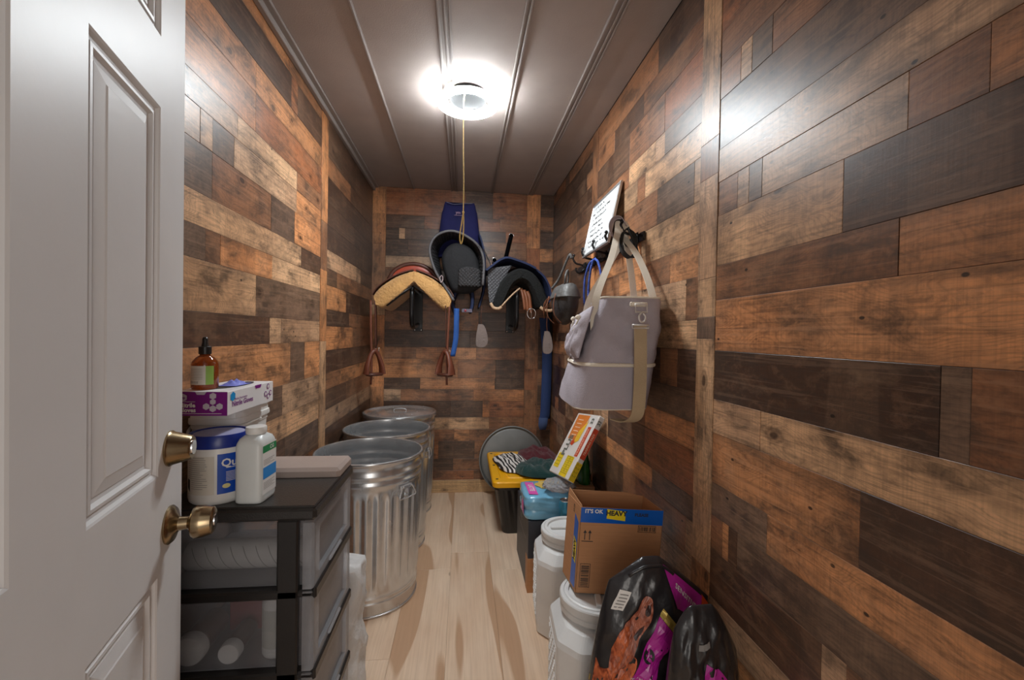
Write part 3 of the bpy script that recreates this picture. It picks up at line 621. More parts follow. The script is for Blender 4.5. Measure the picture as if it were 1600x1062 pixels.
# ---- white square bottle
bt = thing('bottle', 'white rectangular plastic bottle with white cap beside the wipes tub', 'bottle', (-.500, 1.133, TOPZ), radians(-3)); bt.scale = (.93, 1, .93)
def sq(hx, hy, z, p=5, n=40):
    out = []
    for k in range(n):
        a = 2*pi*k/n; c, s = cos(a), sin(a); r = (abs(c)**p+abs(s)**p)**(-1/p); out.append((c*r*hx, s*r*hy, z))
    return out
hx, hy = .034, .040
MB().loft([sq(hx*.9, hy*.9, 0, 6), sq(hx*.98, hy*.98, .003, 6), sq(hx, hy, .008, 7), sq(hx, hy, .145, 7), sq(hx*.97, hy*.97, .154, 6), sq(hx*.86, hy*.86, .164, 5), sq(hx*.66, hy*.62, .171, 3), sq(.021, .021, .173, 2), sq(.021, .021, .176, 2)]).build('bottle_body', mat('bottle_plastic', (.70, .73, .72), .35, var=.04), bt, True, angle=50)
rib = [(.0, .174), (.0235, .174), (.0245, .176), (.0245, .188), (.0235, .191), (.021, .192), (0, .192)]
MB().lathe(rib, 36).build('cap', WPLA, bt, True, angle=35)
fs_ = lambda u, v: Vector((hx+.0005, u, v))
m = MB(); rect_on(m, fs_, -.033, .033, .020, .150); m.build('side_label', PAPER, bt)
fs2 = lambda u, v: Vector((hx+.0009, u, v))
m = MB(); rect_on(m, fs2, -.033, .033, .128, .146); m.build('green_band', mat('label_green', srgb(24, 140, 84), .4), bt)
m = MB(); rect_on(m, fs2, -.031, .033, .060, .090); m.build('blue_square', mat('label_sky', srgb(30, 140, 220), .4), bt)
fs3 = lambda u, v: Vector((hx+.0013, u, v)); m = MB(); text_on(m, 'CG', .014, fs3, .0004, at=(.010, .137)); m.build('white_lettering', PAPER, bt)
m = MB(); [rect_on(m, fs2, -.028, .024-.01*(k % 3), .108-k*.004, .109-k*.004, 1, 1) for k in range(4)]; m.build('small_print', GREYINK, bt); m = MB(); [rect_on(m, fs2, -.028, .026-.012*(k % 2), .050-k*.004, .051-k*.004, 1, 1) for k in range(5)]; m.build('small_print', GREYINK, bt)

# ---- white bucket with lid and bail handle
BX, BY, BH = -.648, 1.318, .185
bk = thing('bucket', 'white squarish plastic bucket with lid and bail handle, behind the wipes tub', 'bucket', (BX, BY, TOPZ))
def sb(hx, hy, z, p=6): return sq(hx, hy, z, p, 44)
MB().loft([sb(.055, .085, 0), sb(.057, .087, .004), sb(.064, .096, .150), sb(.066, .098, .152), sb(.066, .098, .160), sb(.064, .096, .162), sb(.064, .096, .170)]).build('bucket_body', WPLA, bk, True, angle=40)
MB().loft([sb(.064, .096, .164), sb(.070, .102, .164), sb(.071, .103, .168), sb(.070, .102, .178), sb(.067, .099, .180), sb(.067, .099, .196), sb(.072, .105, .198), sb(.072, .105, .203), sb(.068, .101, .206), sb(.060, .093, .206)]).build('bucket_lid', WPLA, bk, True, angle=35)
hd = MB(); hp = bez([(.068, .02, .160), (.066, -.05, .158), (.045, -.105, .146), (0, -.122, .138), (-.05, -.108, .142), (-.070, -.06, .152), (-.070, .0, .160)], 8)
hd.tube(hp, .004, 8); hd.tube(bez([(.040, -.1075, .145), (0, -.122, .138), (-.045, -.111, .1405)], 8), .0075, 10); hd.build('bail_handle', WPLA, bk, True)

# ---- nitrile glove box
GX0, GX1, GY0, GY1, GZ = -.677, -.556, 1.116, 1.358, TOPZ+.2068
gb = thing('glove_box', 'purple and white box of nitrile gloves lying on the bucket lid', 'box', ((GX0+GX1)/2, (GY0+GY1)/2, GZ), radians(-1.0))
gx, gy, gh = (GX1-GX0)/2, (GY1-GY0)/2, .058
gw = mat('carton_white', (.80, .78, .78), .45, var=.03); PURP = mat('carton_purple', srgb(122, 24, 128), .4, var=.05)
m = MB(); m.bb(-gx, gx, -gy, gy, 0, gh-.001, ch=.001)
m.build('carton', gw, gb, True, angle=30)
top = lambda u, v: Vector((u, v, gh-.0004)); fr = lambda u, v: Vector((u, -gy-.0005, v)); sd = lambda u, v: Vector((gx+.0005, u, v))
m = MB(); disc_on(m, top, (.005, .02), .030, .085, n=24); m.build('opening', BLACKINK, gb)
m = MB(); rect_on(m, fr, -gx, gx, 0, gh-.001); m.build('purple_end', PURP, gb)
fr2 = lambda u, v: Vector((u, -gy-.0009, v)); sd2 = lambda u, v: Vector((gx+.0009, u, v))
HEXG = mat('hexagon_grey', (.55, .50, .58), .5); m = MB()
for (u, v, r) in [(-.039, .043, .010), (.028, .047, .0085), (.028, .033, .0075), (.028, .017, .0085), (.013, .022, .0085), (.043, .022, .0085)]: disc_on(m, fr2, (u, v), r, r*.95, rot=pi/6, n=6)
quad_on(m, fr2, ((-.012, gh-.001), (.014, gh-.001), (.009, gh-.008), (-.008, gh-.008)), 2, 1); m.build('grey_hexagon', HEXG, gb)
m = MB(); text_on(m, 'Nitrile', .0140, fr2, .0005, at=(-.030, .0245)); text_on(m, 'Gloves', .0140, fr2, .0005, at=(-.030, .0130)); text_on(m, 'Medical Examination', .0045, fr2, 0, at=(-.030, .0335)); rect_on(m, fr2, -.050, .048, .0045, .0056); m.build('white_lettering', PAPER, gb)
m = MB(); text_on(m, 'Nitrile Gloves', .0180, sd2, .0004, at=(-.050, .024)); text_on(m, 'Medical Examination', .0075, sd2, .0001, at=(-.060, .0355)); m.build('purple_lettering', PURP, gb); m = MB()
for (u, v, r) in [(.088, .046, .0085), (.073, .026, .0085), (.103, .026, .0085), (.088, .018, .0085)]: disc_on(m, sd2, (u, v), r, r, rot=pi/6, n=6)
quad_on(m, sd2, ((.010, gh-.001), (.048, gh-.001), (.042, gh-.010), (.016, gh-.010)), 2, 1);m.build('purple_hexagons', PURP, gb)
sd3 = lambda u, v: Vector((gx+.0013, u, v)); m = MB()
for (u, v, r) in [(.088, .046, .0055), (.073, .026, .0055), (.103, .026, .0055), (.088, .018, .0055)]: disc_on(m, sd3, (u, v), r, r, rot=pi/6, n=6)
m.build('white_symbols', PAPER, gb)
m = MB(); disc_on(m, sd2, (-.098, .043), .0125, .0115, rot=pi/6, n=6); m.build('blue_hexagon', mat('hexagon_blue', srgb(20, 150, 215), .4), gb)
m = MB(); text_on(m, 'mp', .0085, fr2 if 0 else (lambda u, v: Vector((u, -gy-.0013, v))), .0003, at=(-.039, .043)); m.build('logo', PURP, gb)
gl = MB(); gl.grid(lambda u, v: Vector((.006+.026*(u-.5)*2, .018+.040*(v-.5)*2, gh+.001+.011*max(0, 1-((u-.5)**2+(v-.5)**2)*4.5)*(1+.55*wob(u*9, v*9)))), 16, 16)
gl.build('blue_glove', mat('nitrile_blue', srgb(120, 128, 215), .45), gb, True)

# ---- amber dropper bottle
DBX, DBY, DBZ = -.640, 1.172, GZ+.058
dbt = thing('dropper_bottle', 'amber glass dropper bottle standing on the glove box', 'bottle', (DBX, DBY, DBZ))
T = NT('amber_glass'); T.b.inputs['Base Color'].default_value = (.42, .10, .02, 1); T.b.inputs['Roughness'].default_value = .06; T.b.inputs['Transmission Weight'].default_value = .6; AMB = T.m
MB().lathe([(0, 0), (.0265, 0), (.029, .003), (.029, .060), (.027, .068), (.019, .078), (.0115, .083), (.011, .090)], 32).build('glass_body', AMB, dbt, True, angle=60)
m = MB().lathe([(.0, .086), (.0135, .086), (.0138, .088), (.0138, .104), (.012, .1055), (0, .1055)], 24); m.build('cap', BLK, dbt, True, angle=35)
MB().lathe([(0, .105), (.0085, .105), (.0075, .110), (.0062, .116), (.0065, .123), (.0045, .128), (0, .129)], 20).build('rubber_bulb', BLK, dbt, True, angle=60)
c3 = cyl(.0294); m = MB(); rect_on(m, c3, -.034, .016, .012, .058, 12, 2); m.build('label', mat('label_cream', (.7, .66, .6), .5), dbt, True)
m = MB(); rect_on(m, c3, .016, .034, .012, .058, 8, 2); m.build('green_label', mat('label_lightgreen', srgb(150, 190, 90), .5), dbt, True)
c4 = cyl(.0298); m = MB(); [rect_on(m, c4, -.020, .010, .050-k*.004, .0508-k*.004, 6, 1) for k in range(7)]; [rect_on(m, c4, -.022+k*.003, -.0206+k*.003, .015, .021, 1, 1) for k in range(8)]; m.build('small_print', GREYINK, dbt)

# ---- white crumpled feed bag between cart and can
fb = thing('feed_bag', 'crumpled white paper feed sack wedged between the cart and the nearest can', 'bag', (-.50, 1.60, 0))
m = MB(); rings = []
for j in range(26):
    t = j/25; z = .012+.46*t; a = .150*(1-.05*t+.05*sin(9*t)*t); b = .125*(1-.55*t**2.5)+.004; ring = []
    for k in range(48):
        th_ = 2*pi*k/48; c, s = cos(th_), sin(th_); r = (abs(c)**3+abs(s)**3)**(-1/3)
        q = 1+.07*wob(th_*3, z*17)+.05*abs(wob(th_*7+z*20, z*33-th_*3))
        ring.append((c*r*a*q+.010, s*r*b*q, z))
    rings.append(ring)
m.loft(rings); m.build('sack', mat('white_sack', (.66, .65, .64), .55, bump=.5, bscale=40, nscale=3, var=.08), fb, True)
# ================================================================== galvanised cans
def can_mesh():
    m = MB(); N = 216; prof = []
    zs = [(0, .232, 0), (.004, .236, 0), (.010, .236, 0), (.012, .232, 0), (.055, .2335, 0), (.060, .2365, 0), (.066, .2365, 0), (.070, .234, 0), (.078, .234, 0), (.083, .2372, 0), (.089, .2372, 0), (.094, .235, 0), (.108, .2355, 0),
          (.128, .236, .35), (.145, .2365, .9), (.16, .237, 1), (.26, .2395, 1), (.36, .242, 1), (.46, .2445, 1), (.520, .246, 1), (.535, .2465, .9), (.552, .247, .35), (.566, .2475, 0),
          (.584, .248, 0), (.590, .2515, 0), (.598, .2525, 0), (.606, .2515, 0), (.612, .2485, 0), (.624, .2488, 0), (.630, .2520, 0), (.638, .253, 0), (.646, .252, 0), (.652, .249, 0), (.682, .2495, 0), (.686, .252, 0), (.690, .2565, 0), (.696, .2582, 0), (.701, .2565, 0), (.703, .252, 0), (.701, .2485, 0), (.694, .2475, 0)]
    ins = [(.652, .2465, 0), (.640, .2500, 0), (.626, .246, 0), (.610, .2455, 0), (.598, .2495, 0), (.586, .2450, 0), (.56, .2445, .3), (.4, .2400, 1), (.16, .2340, 1), (.12, .2320, 0), (.012, .229, 0)]
    rings = []
    for (z, r, fl_) in zs+ins:
        ring = []
        for k in range(N):
            a = 2*pi*k/N; w_ = sin(a*30); g = (.6*w_+.4*max(-1, min(1, w_*2)))*.0045*fl_
            ring.append(((r+g)*cos(a), (r+g)*sin(a), z))
        rings.append(ring)
    m.loft(rings, cap=True); return m
cans = []
def handle_parts(parent, a):
    Rz = Matrix.Rotation(a, 4, 'Z')
    br = MB().box((.2515, 0, .570), (.006, .070, .020), ch=.002).box((.256, 0, .572), (.006, .045, .012), ch=.002); br.v = [tuple(Rz @ Vector(p)) for p in br.v]; b_ = br.build('handle_bracket', GALV, parent, True, angle=30)
    pts = bez([(.258, -.030, .572), (.262, -.036, .560), (.264, -.050, .532), (.264, -.045, .524), (.263, -.020, .522), (.263, 0, .519), (.263, .020, .522), (.264, .045, .524), (.264, .050, .532), (.262, .036, .560), (.258, .030, .572)], 4)
    h_ = MB().tube([Rz @ p for p in pts], .0034, 8); h_.build('wire_handle', GALV, b_, True)
def grip(parent, z):
    h_ = MB().tube(bez([(-.045, 0, z), (-.040, 0, z+.014), (0, 0, z+.020), (.040, 0, z+.014), (.045, 0, z)], 5), .004, 8); h_.build('lid_handle', GALV, parent, True)
labs = ['galvanized steel trash can, the largest, nearest to the drawer cart', 'galvanized steel trash can in the middle of the row of three', 'galvanized steel trash can farthest back in the row']
for i, (x, y, ha) in enumerate([(-.452, 2.225, -38), (-.455, 2.748, -4), (-.452, 3.268, 60)]):
    c = thing('trash_can', labs[i], 'trash can', (x, y, 0), 0, 'galvanized trash cans along the left wall')
    if i == 0: b0 = can_mesh().build('can_body', GALV, c, True, angle=40)
    else: b_ = b0.copy(); COL.objects.link(b_); b_.parent = c
    MB().lathe([(0, .010), (.233, .010), (.233, .006), (0, .006)], 48).build('can_bottom', GALV, c)
    for s_ in (0, pi): handle_parts(c, radians(ha)+s_)
rl = MB().lathe([(.2476, .003), (.2476, -.016), (.2490, -.018), (.2620, -.018), (.2632, -.014), (.2620, .004), (.2580, .008), (.2500, .008), (.243, .002), (.232, -.004), (.20, -.005), (.192, .000), (.150, .002), (.142, .006), (.06, .008), (0, .009)], 72)
ld1 = thing('can_lid', 'round galvanized lid closing the farthest trash can', 'lid', (-.452, 3.268, .7042)); rl.build('lid_plate', GALV, ld1, True, angle=40); grip(ld1, .006)

# lid leaning on the back wall
ld2 = thing('can_lid', 'round galvanized lid leaning upright on the back wall behind the yellow-lidded tote', 'lid', (.405, 3.500, .2745))
ld2.rotation_euler = (radians(79), 0, 0)
OLD = mat('dull_galvanised', (.22, .22, .21), .55, .6, var=.2, nscale=4)
prof = [(.0, .030), (.055, .028), (.060, .024), (.115, .020), (.120, .015), (.185, .010), (.192, .004), (.232, .000), (.244, .006), (.252, .012), (.262, .012), (.266, .006), (.266, -.012), (.258, -.014), (.254, -.006), (.244, .000), (.232, -.006), (0, .022)]
MB().lathe([(r*1.005, -h) for r, h in prof], 72).build('lid_plate', OLD, ld2, True, angle=40)
#@@PART3
# ================================================================== RIGHT SIDE ON THE FLOOR
# ---- storage tote
TX0, TX1, TY0, TY1, TZ = .197, .695, 2.723, 3.440, .360
tote = thing('storage_tote', 'black ribbed storage tote with yellow lid on the floor near the back wall', 'storage tote', ((TX0+TX1)/2, (TY0+TY1)/2, 0))
def rr(hx, hy, z, r=.04, n=8, ripple=0, per=.045):
    out = []
    cs = [(hx-r, -hy+r, -pi/2), (hx-r, hy-r, 0), (-hx+r, hy-r, pi/2), (-hx+r, -hy+r, pi)]
    for ci, (cx_, cy_, a0) in enumerate(cs):
        for k in range(n): a = a0+pi/2*k/(n-1); out.append((cx_+r*cos(a), cy_+r*sin(a), z))
        nx = cs[(ci+1) % 4]; p0 = Vector(out[-1]); p1 = Vector((nx[0]+r*cos(nx[2]), nx[1]+r*sin(nx[2]), z)); L = (p1-p0).length; m_ = 40
        nrm = Vector((cos(a0+pi/2), sin(a0+pi/2), 0))
        for k in range(1, m_):
            q = p0.lerp(p1, k/m_); g = ripple*max(-1, min(1, 2.5*cos(2*pi*(k/m_)*round(L/per)))) ; q = q-nrm*(g if ripple else 0); out.append(tuple(q))
    return out
hx, hy = (TX1-TX0)/2, (TY1-TY0)/2
MB().loft([rr(hx-.075, hy-.075, 0), rr(hx-.072, hy-.072, .010), rr(hx-.068, hy-.068, .04, ripple=.003), rr(hx-.030, hy-.032, .285, ripple=.003), rr(hx-.028, hy-.030, .300), rr(hx-.012, hy-.012, .302), rr(hx-.012, hy-.012, .330), rr(hx-.022, hy-.022, .334)]).build('tote_body', BLK, tote, True, angle=35)
YEL = mat('yellow_plastic', srgb(246, 178, 16), .38, var=.04)
lid = MB().loft([rr(hx-.014, hy-.014, .322), rr(hx, hy, .322), rr(hx+.001, hy+.001, .350), rr(hx-.005, hy-.005, .358), rr(hx-.016, hy-.016, .359), rr(hx-.050, hy-.050, .359), rr(hx-.056, hy-.056, .351), rr(hx-.09, hy-.09, .351), rr(hx-.096, hy-.096, .357)]).build('lid', YEL, tote, True, angle=35)
for (x, y) in [(-hx+.03, -hy+.06), (-hx+.03, 0), (-hx+.03, hy-.06), (hx-.03, -hy+.06), (hx-.03, hy-.06)]:
    MB().lathe([(0, .0), (.009, 0), (.009, .0015), (0, .0015)], 16, Matrix.Translation((x, y, .359))).build('lock_hole', BLACKINK, lid)
for y in (-.22, -.11, 0, .11, .22): MB().bb(-hx+.10, -hx+.16, y-.035, y+.035, .350, .3575, ch=.003).build('lid_rib', YEL, lid, True, angle=30)

# ---- garments on the tote
def garment(name, label, cat, cx_, cy_, z, a, b, h, rz, mt, sd_=0, edge=2.6, flat=.5, grp=None):
    t = thing(name, label, cat, (cx_, cy_, z), rz)
    def f(u, v):
        x, y = (u-.5)*2, (v-.5)*2; r = (abs(x)**edge+abs(y)**edge)**(1/edge)
        k = max(abs(x), abs(y)); s_ = 1 if r < 1e-6 else k/r
        px, py = x*s_*(1+.08*wob(x*2+sd_, y*2)), y*s_*(1+.08*wob(y*2, x*2+sd_*2))
        e = max(0, 1-k**3.2)
        zz = .006+h*(e**.5)*(.75+.28*wob(x*2.2+sd_, y*1.7, sd_))+.006*wob(x*9+sd_, y*3.0, 1)*e
        return (px*a, py*b, max(.001, zz))
    MB().grid(f, 44, 44).build('cloth', mt, t, True); return t
def zebra():
    T = NT('zebra_fabric'); tc = T.n('TexCoord')
    wv = T.n('TexWave', {0: tc.outputs['Object'], 'Scale': 14.0, 'Distortion': 5.0, 'Detail': 1.0, 'Detail Scale': .6}, bands_direction='X').outputs[1]
    c = T.mix(T.ramp(wv, [(.47, 0), (.53, 1)]), (.022, .018, .018), (.78, .74, .70)); T.l(c, T.b.inputs['Base Color']); T.b.inputs['Roughness'].default_value = .8; return T.m
garment('scarf', 'black and white zebra striped cloth on the yellow tote lid', 'cloth', .360, 3.09, .359, .120, .22, .050, .2, zebra(), 1)
garment('sweater', 'dark maroon folded garment at the back of the yellow tote lid', 'garment', .560, 3.25, .359, .140, .16, .075, .15, mat('maroon_knit', srgb(92, 26, 36), .9, bump=.4, bscale=220, sheen=.3), 4)
garment('towel', 'dark green fleece garment folded at the front of the yellow tote lid', 'garment', .545, 2.900, .3655, .185, .155, .075, -.30, mat('green_fleece', srgb(10, 58, 56), .95, bump=.5, bscale=160, sheen=.4), 7)

# ---- dark carton with tan base, blue pack on it, small carton behind
CARD = mat('cardboard', srgb(186, 134, 92), .75, var=.05, bump=.06, bscale=20, stretch=(1, 1, 14)); DCARD = mat('dark_print_card', srgb(44, 46, 54), .45, var=.2)
dc = thing('carton', 'dark printed cardboard carton on the floor beneath the blue drink pack', 'carton', (.52, 2.37, 0))
m = MB().bb(-.185, .185, -.225, .21, .0, .358, ch=.002); m.build('carton_body', DCARD, dc, True, angle=30)
MB().bb(-.1865, -.1852, -.2265, -.16, .0, .17).bb(-.1865, .17, -.2275, -.2255, 0, .17).build('tan_panel', CARD, dc)
m = MB(); pf = lambda u, v: Vector((-.1868, u, v)); text_on(m, 'KG', .05, pf, .001, rot=pi, at=(.02, .29)); rect_on(m, pf, -.15, .12, .235, .24); m.build('grey_print', GREYINK, dc)

pk = thing('drink_pack', 'light blue film-wrapped pack of drink cans on the dark carton', 'drink pack', (.447, 2.270, .3585))
PBL = mat('pack_blue_film', srgb(120, 182, 214), .22, var=.10, bump=.25, bscale=14, coat=.5)
def pillow(hx, hy, h, p=7, n=20, wr_=.004, open_x=None):
    rings = []
    for j in range(n+1):
        t = j/n; z = h*t; e = (1-abs(2*t-1)**8)**.25; s_ = .90+.10*e
        rings.append([(x*s_+wr_*wob(x*40, z*60, y*30), y*s_+wr_*wob(y*45, z*50, x*20), z*(1+.02*wob(x*30, y*30))) for x, y, _ in sq(hx, hy, z, p, 56)])
    return rings
m = MB(); m.loft(pillow(.130, .128, .118)); m.build('film_wrap', PBL, pk, True, angle=70)
pt = lambda u, v: Vector((u, v, .1215)); pl_ = lambda u, v: Vector((-.1335, u, v)); pfz = lambda u, v: Vector((u, -.1325, v))
PINK = mat('pack_pink', srgb(224, 92, 178), .35); PYE = mat('pack_yellow', srgb(214, 182, 96), .4)
m = MB(); quad_on(m, pt, ((-.105, -.09), (-.060, -.10), (-.060, .08), (-.105, .09)), 3, 3); m.build('pink_band', PINK, pk)
m = MB(); quad_on(m, pl_, ((-.10, .02), (-.02, .03), (-.03, .085), (-.09, .085)), 3, 3); m.build('pink_patch', PINK, pk)
m = MB(); disc_on(m, pt, (.0, .04), .05, .06, .4, k=.12); m.build('yellow_patch', PYE, pk)
pt2 = lambda u, v: Vector((u, v, .1222)); m = MB(); text_on(m, 'LATTE', .034, pt2, .001, rot=-pi/2, at=(-.082, 0)); m.build('white_lettering', PAPER, pk)
m = MB(); text_on(m, 'Cafe', .050, pt2, .001, rot=-pi/2-.2, at=(.0, .03)); m.build('dark_lettering', mat('olive_ink', srgb(60, 70, 90), .5), pk)
CANB = mat('can_teal', srgb(62, 132, 158), .3, .5, var=.15)
for i, (x, y) in enumerate([(.590, 2.104), (.520, 2.100), (.628, 2.168+.27)][:2]):
    dk = thing('drink_can', ['blue drink can standing at the wall side of the blue pack', 'blue drink can standing between the blue pack and its neighbour can'][i], 'can', (x-.01, y, .3585), 0, 'loose drink cans by the blue pack')
    MB().lathe([(0, .004), (.022, .002), (.026, .0), (.033, .012), (.033, .104), (.027, .116)], 32).build('can_wall', CANB, dk, True, angle=35)
    t_ = MB().lathe([(.027, .116), (.0275, .119), (.026, .1195), (.0245, .115), (0, .115)], 32).build('can_top', CHROME, dk, True, angle=35)
    MB().box((0, -.006, .1165), (.013, .022, .0012), ch=.0004).build('pull_tab', CHROME, t_)
cb = thing('carton', 'small brown carton against the right wall, the flat orange package leaning over it', 'carton', (.650, 2.39, .3585))
MB().bb(-.050, .050, -.15, .15, 0, .130, ch=.002).build('carton_body', CARD, cb, True, angle=30)
MB().bb(-.051, .051, -.12, .12, .1302, .1308).build('packing_tape', mat('clear_tape', (.45, .33, .22), .25), cb)
gbag = thing('snack_bag', 'dark green glossy bag standing by the wall behind the leaning package', 'bag', (.660, 2.36, .4897))
m = MB(); rings = []
for j in range(17):
    t = j/16; a = .10*(1-.10*t); b = .036*(1-t**2.2)+.002
    rings.append([(y*b/1, x*a, .21*t) for x, y, _ in [(c[0]*(1+.03*wob(c[0]*5, t*8)), c[1]*(1+.15*wob(c[0]*6+2, t*9)), 0) for c in sq(1, 1, 0, 2.4, 36)]])
m.loft(rings); m.build('foil_bag', mat('green_foil', srgb(38, 92, 30), .25, var=.5, nscale=9, bump=.4, bscale=25), gbag, True)
# crumpled clear plastic on the pack
cp = thing('plastic_wrap', 'crumpled clear plastic bag on the blue pack under the orange package', 'plastic bag', (.500, 2.200, .4815))
T = NT('crinkled_clear_plastic'); T.b.inputs['Base Color'].default_value = (.8, .8, .82, 1); T.b.inputs['Roughness'].default_value = .12; T.b.inputs['Transmission Weight'].default_value = .75; T.b.inputs['IOR'].default_value = 1.2
m = MB(); rg = random.Random(4); rings = []
for j in range(13):
    t = j/12; s_ = sin(pi*t)**.5 if 0 < t < 1 else .05
    rings.append([(.075*s_*c[0]*(1+.22*rg.uniform(-1, 1)), .085*s_*c[1]*(1+.22*rg.uniform(-1, 1)), .004+.062*t+.004*rg.uniform(0, 1)) for c in sq(1, 1, 0, 2, 30)])
m.loft(rings); m.build('film', T.m, cp, False)

# ---- flat orange and white package leaning on the wall
A0 = Vector((.469, 2.323, .552)); U_ = (Vector((.512, 2.069, .583))-A0).normalized(); V_ = (Vector((.647, 2.390, .858))-A0); V_ = (V_-U_*V_.dot(U_)).normalized(); N_ = U_.cross(V_)
if N_.x > 0: N_ = -N_
pg = thing('package', 'flat orange and white film-wrapped package leaning against the right wall', 'package', tuple(A0))
PM = Matrix((U_, V_, -N_)).transposed().to_4x4()        # x across, y up the long side, z into thickness
pg.matrix_world = Matrix.Translation(A0) @ PM
PW, PH, PT = .258, .355, .034
PKW = mat('package_white', (.74, .70, .66), .3, var=.03, coat=.4, bump=.1, bscale=12); PKO = mat('package_orange', srgb(222, 128, 56), .3, var=.1, coat=.4); PKR = mat('package_red', srgb(206, 74, 44), .3, coat=.4); PKY = mat('package_yellow', srgb(238, 206, 40), .3, coat=.4)
MB().bb(0, PW, 0, PH, 0, PT, ch=.004).build('package_body', PKW, pg, True, angle=30)
p0 = lambda u, v: Vector((u, v, -.0006)); p1 = lambda u, v: Vector((u, v, -.0012)); p2 = lambda u, v: Vector((u, v, -.0018)); q0 = lambda u, v: Vector((PW+.0006, v, u)); q1 = lambda u, v: Vector((PW+.0012, v, u))
m = MB(); quad_on(m, p0, ((.03, .20), (.14, .20), (.165, .345), (.02, .345)), 3, 3); m.build('orange_panel', PKO, pg)
m = MB(); quad_on(m, p1, ((.12, .18), (.165, .20), (.175, .32), (.12, .25)), 3, 3); m.build('yellow_blaze', mat('package_amber', srgb(236, 190, 60), .3), pg)
for (a, b, c_, d_) in [(.020, .085, .035, .115), (.130, .215, .005, .115)]: m = MB(); rect_on(m, p0, a, b, c_, d_); m.build('yellow_panel', PKY, pg)
m = MB(); rect_on(m, q0, .001, PT-.001, .002, .10); m.build('yellow_panel', PKY, pg)
m = MB(); rect_on(m, p0, .198, .234, .12, .285); m.build('red_stripe', PKR, pg)
m = MB(); rect_on(m, q0, .003, PT-.003, .12, .285); m.build('red_stripe', PKR, pg)
m = MB(); [text_on(m, '!  -  !!  -  !', .017, p1, .0005, at=(.172, .100-k*.022)) for k in range(4)]; [rect_on(m, p1, .135, .210, .110-k*.022, .1115-k*.022, 3, 1) for k in range(5)]; m.build('black_marks', BLACKINK, pg); m = MB(); [rect_on(m, p1, .024, .080, .105-k*.018, .1065-k*.018, 3, 1) for k in range(4)]
m.build('black_marks', BLACKINK, pg); m = MB(); [text_on(m, '! - !', .013, q1, .0004, at=(PT/2, .09-k*.02)) for k in range(4)]; m.build('black_marks', BLACKINK, pg)
m = MB(); text_on(m, 'PLUS', .055, p2, .0022, rot=pi/2, at=(.070, .165)); GL_ = mat('package_grey', srgb(110, 112, 104), .4); m.build('grey_lettering', GL_, pg); m = MB(); text_on(m, '33', .035, p2, .001, rot=pi/2, at=(.213, .318)); m.build('grey_lettering', GL_, pg); m = MB(); text_on(m, '33', .026, q1, .001, rot=pi/2, at=(PT/2, .318)); m.build('grey_lettering', mat('package_grey', srgb(110, 112, 104), .4), pg)
m = MB(); text_on(m, 'TRAINING PADS', .020, p1, .0003, rot=pi/2, at=(.216, .20)); text_on(m, 'TRAINING PADS', .016, q1, .0003, rot=pi/2, at=(PT/2, .20)); [rect_on(m, p1, .050, .110, .225+k*.022, .230+k*.022, 2, 1) for k in range(5)]; m.build('pale_lettering', mat('package_pale', srgb(240, 200, 170), .4), pg)
m = MB(); disc_on(m, p2, (.110, .185), .020, .016, k=.15); m.build('red_badge', PKR, pg)

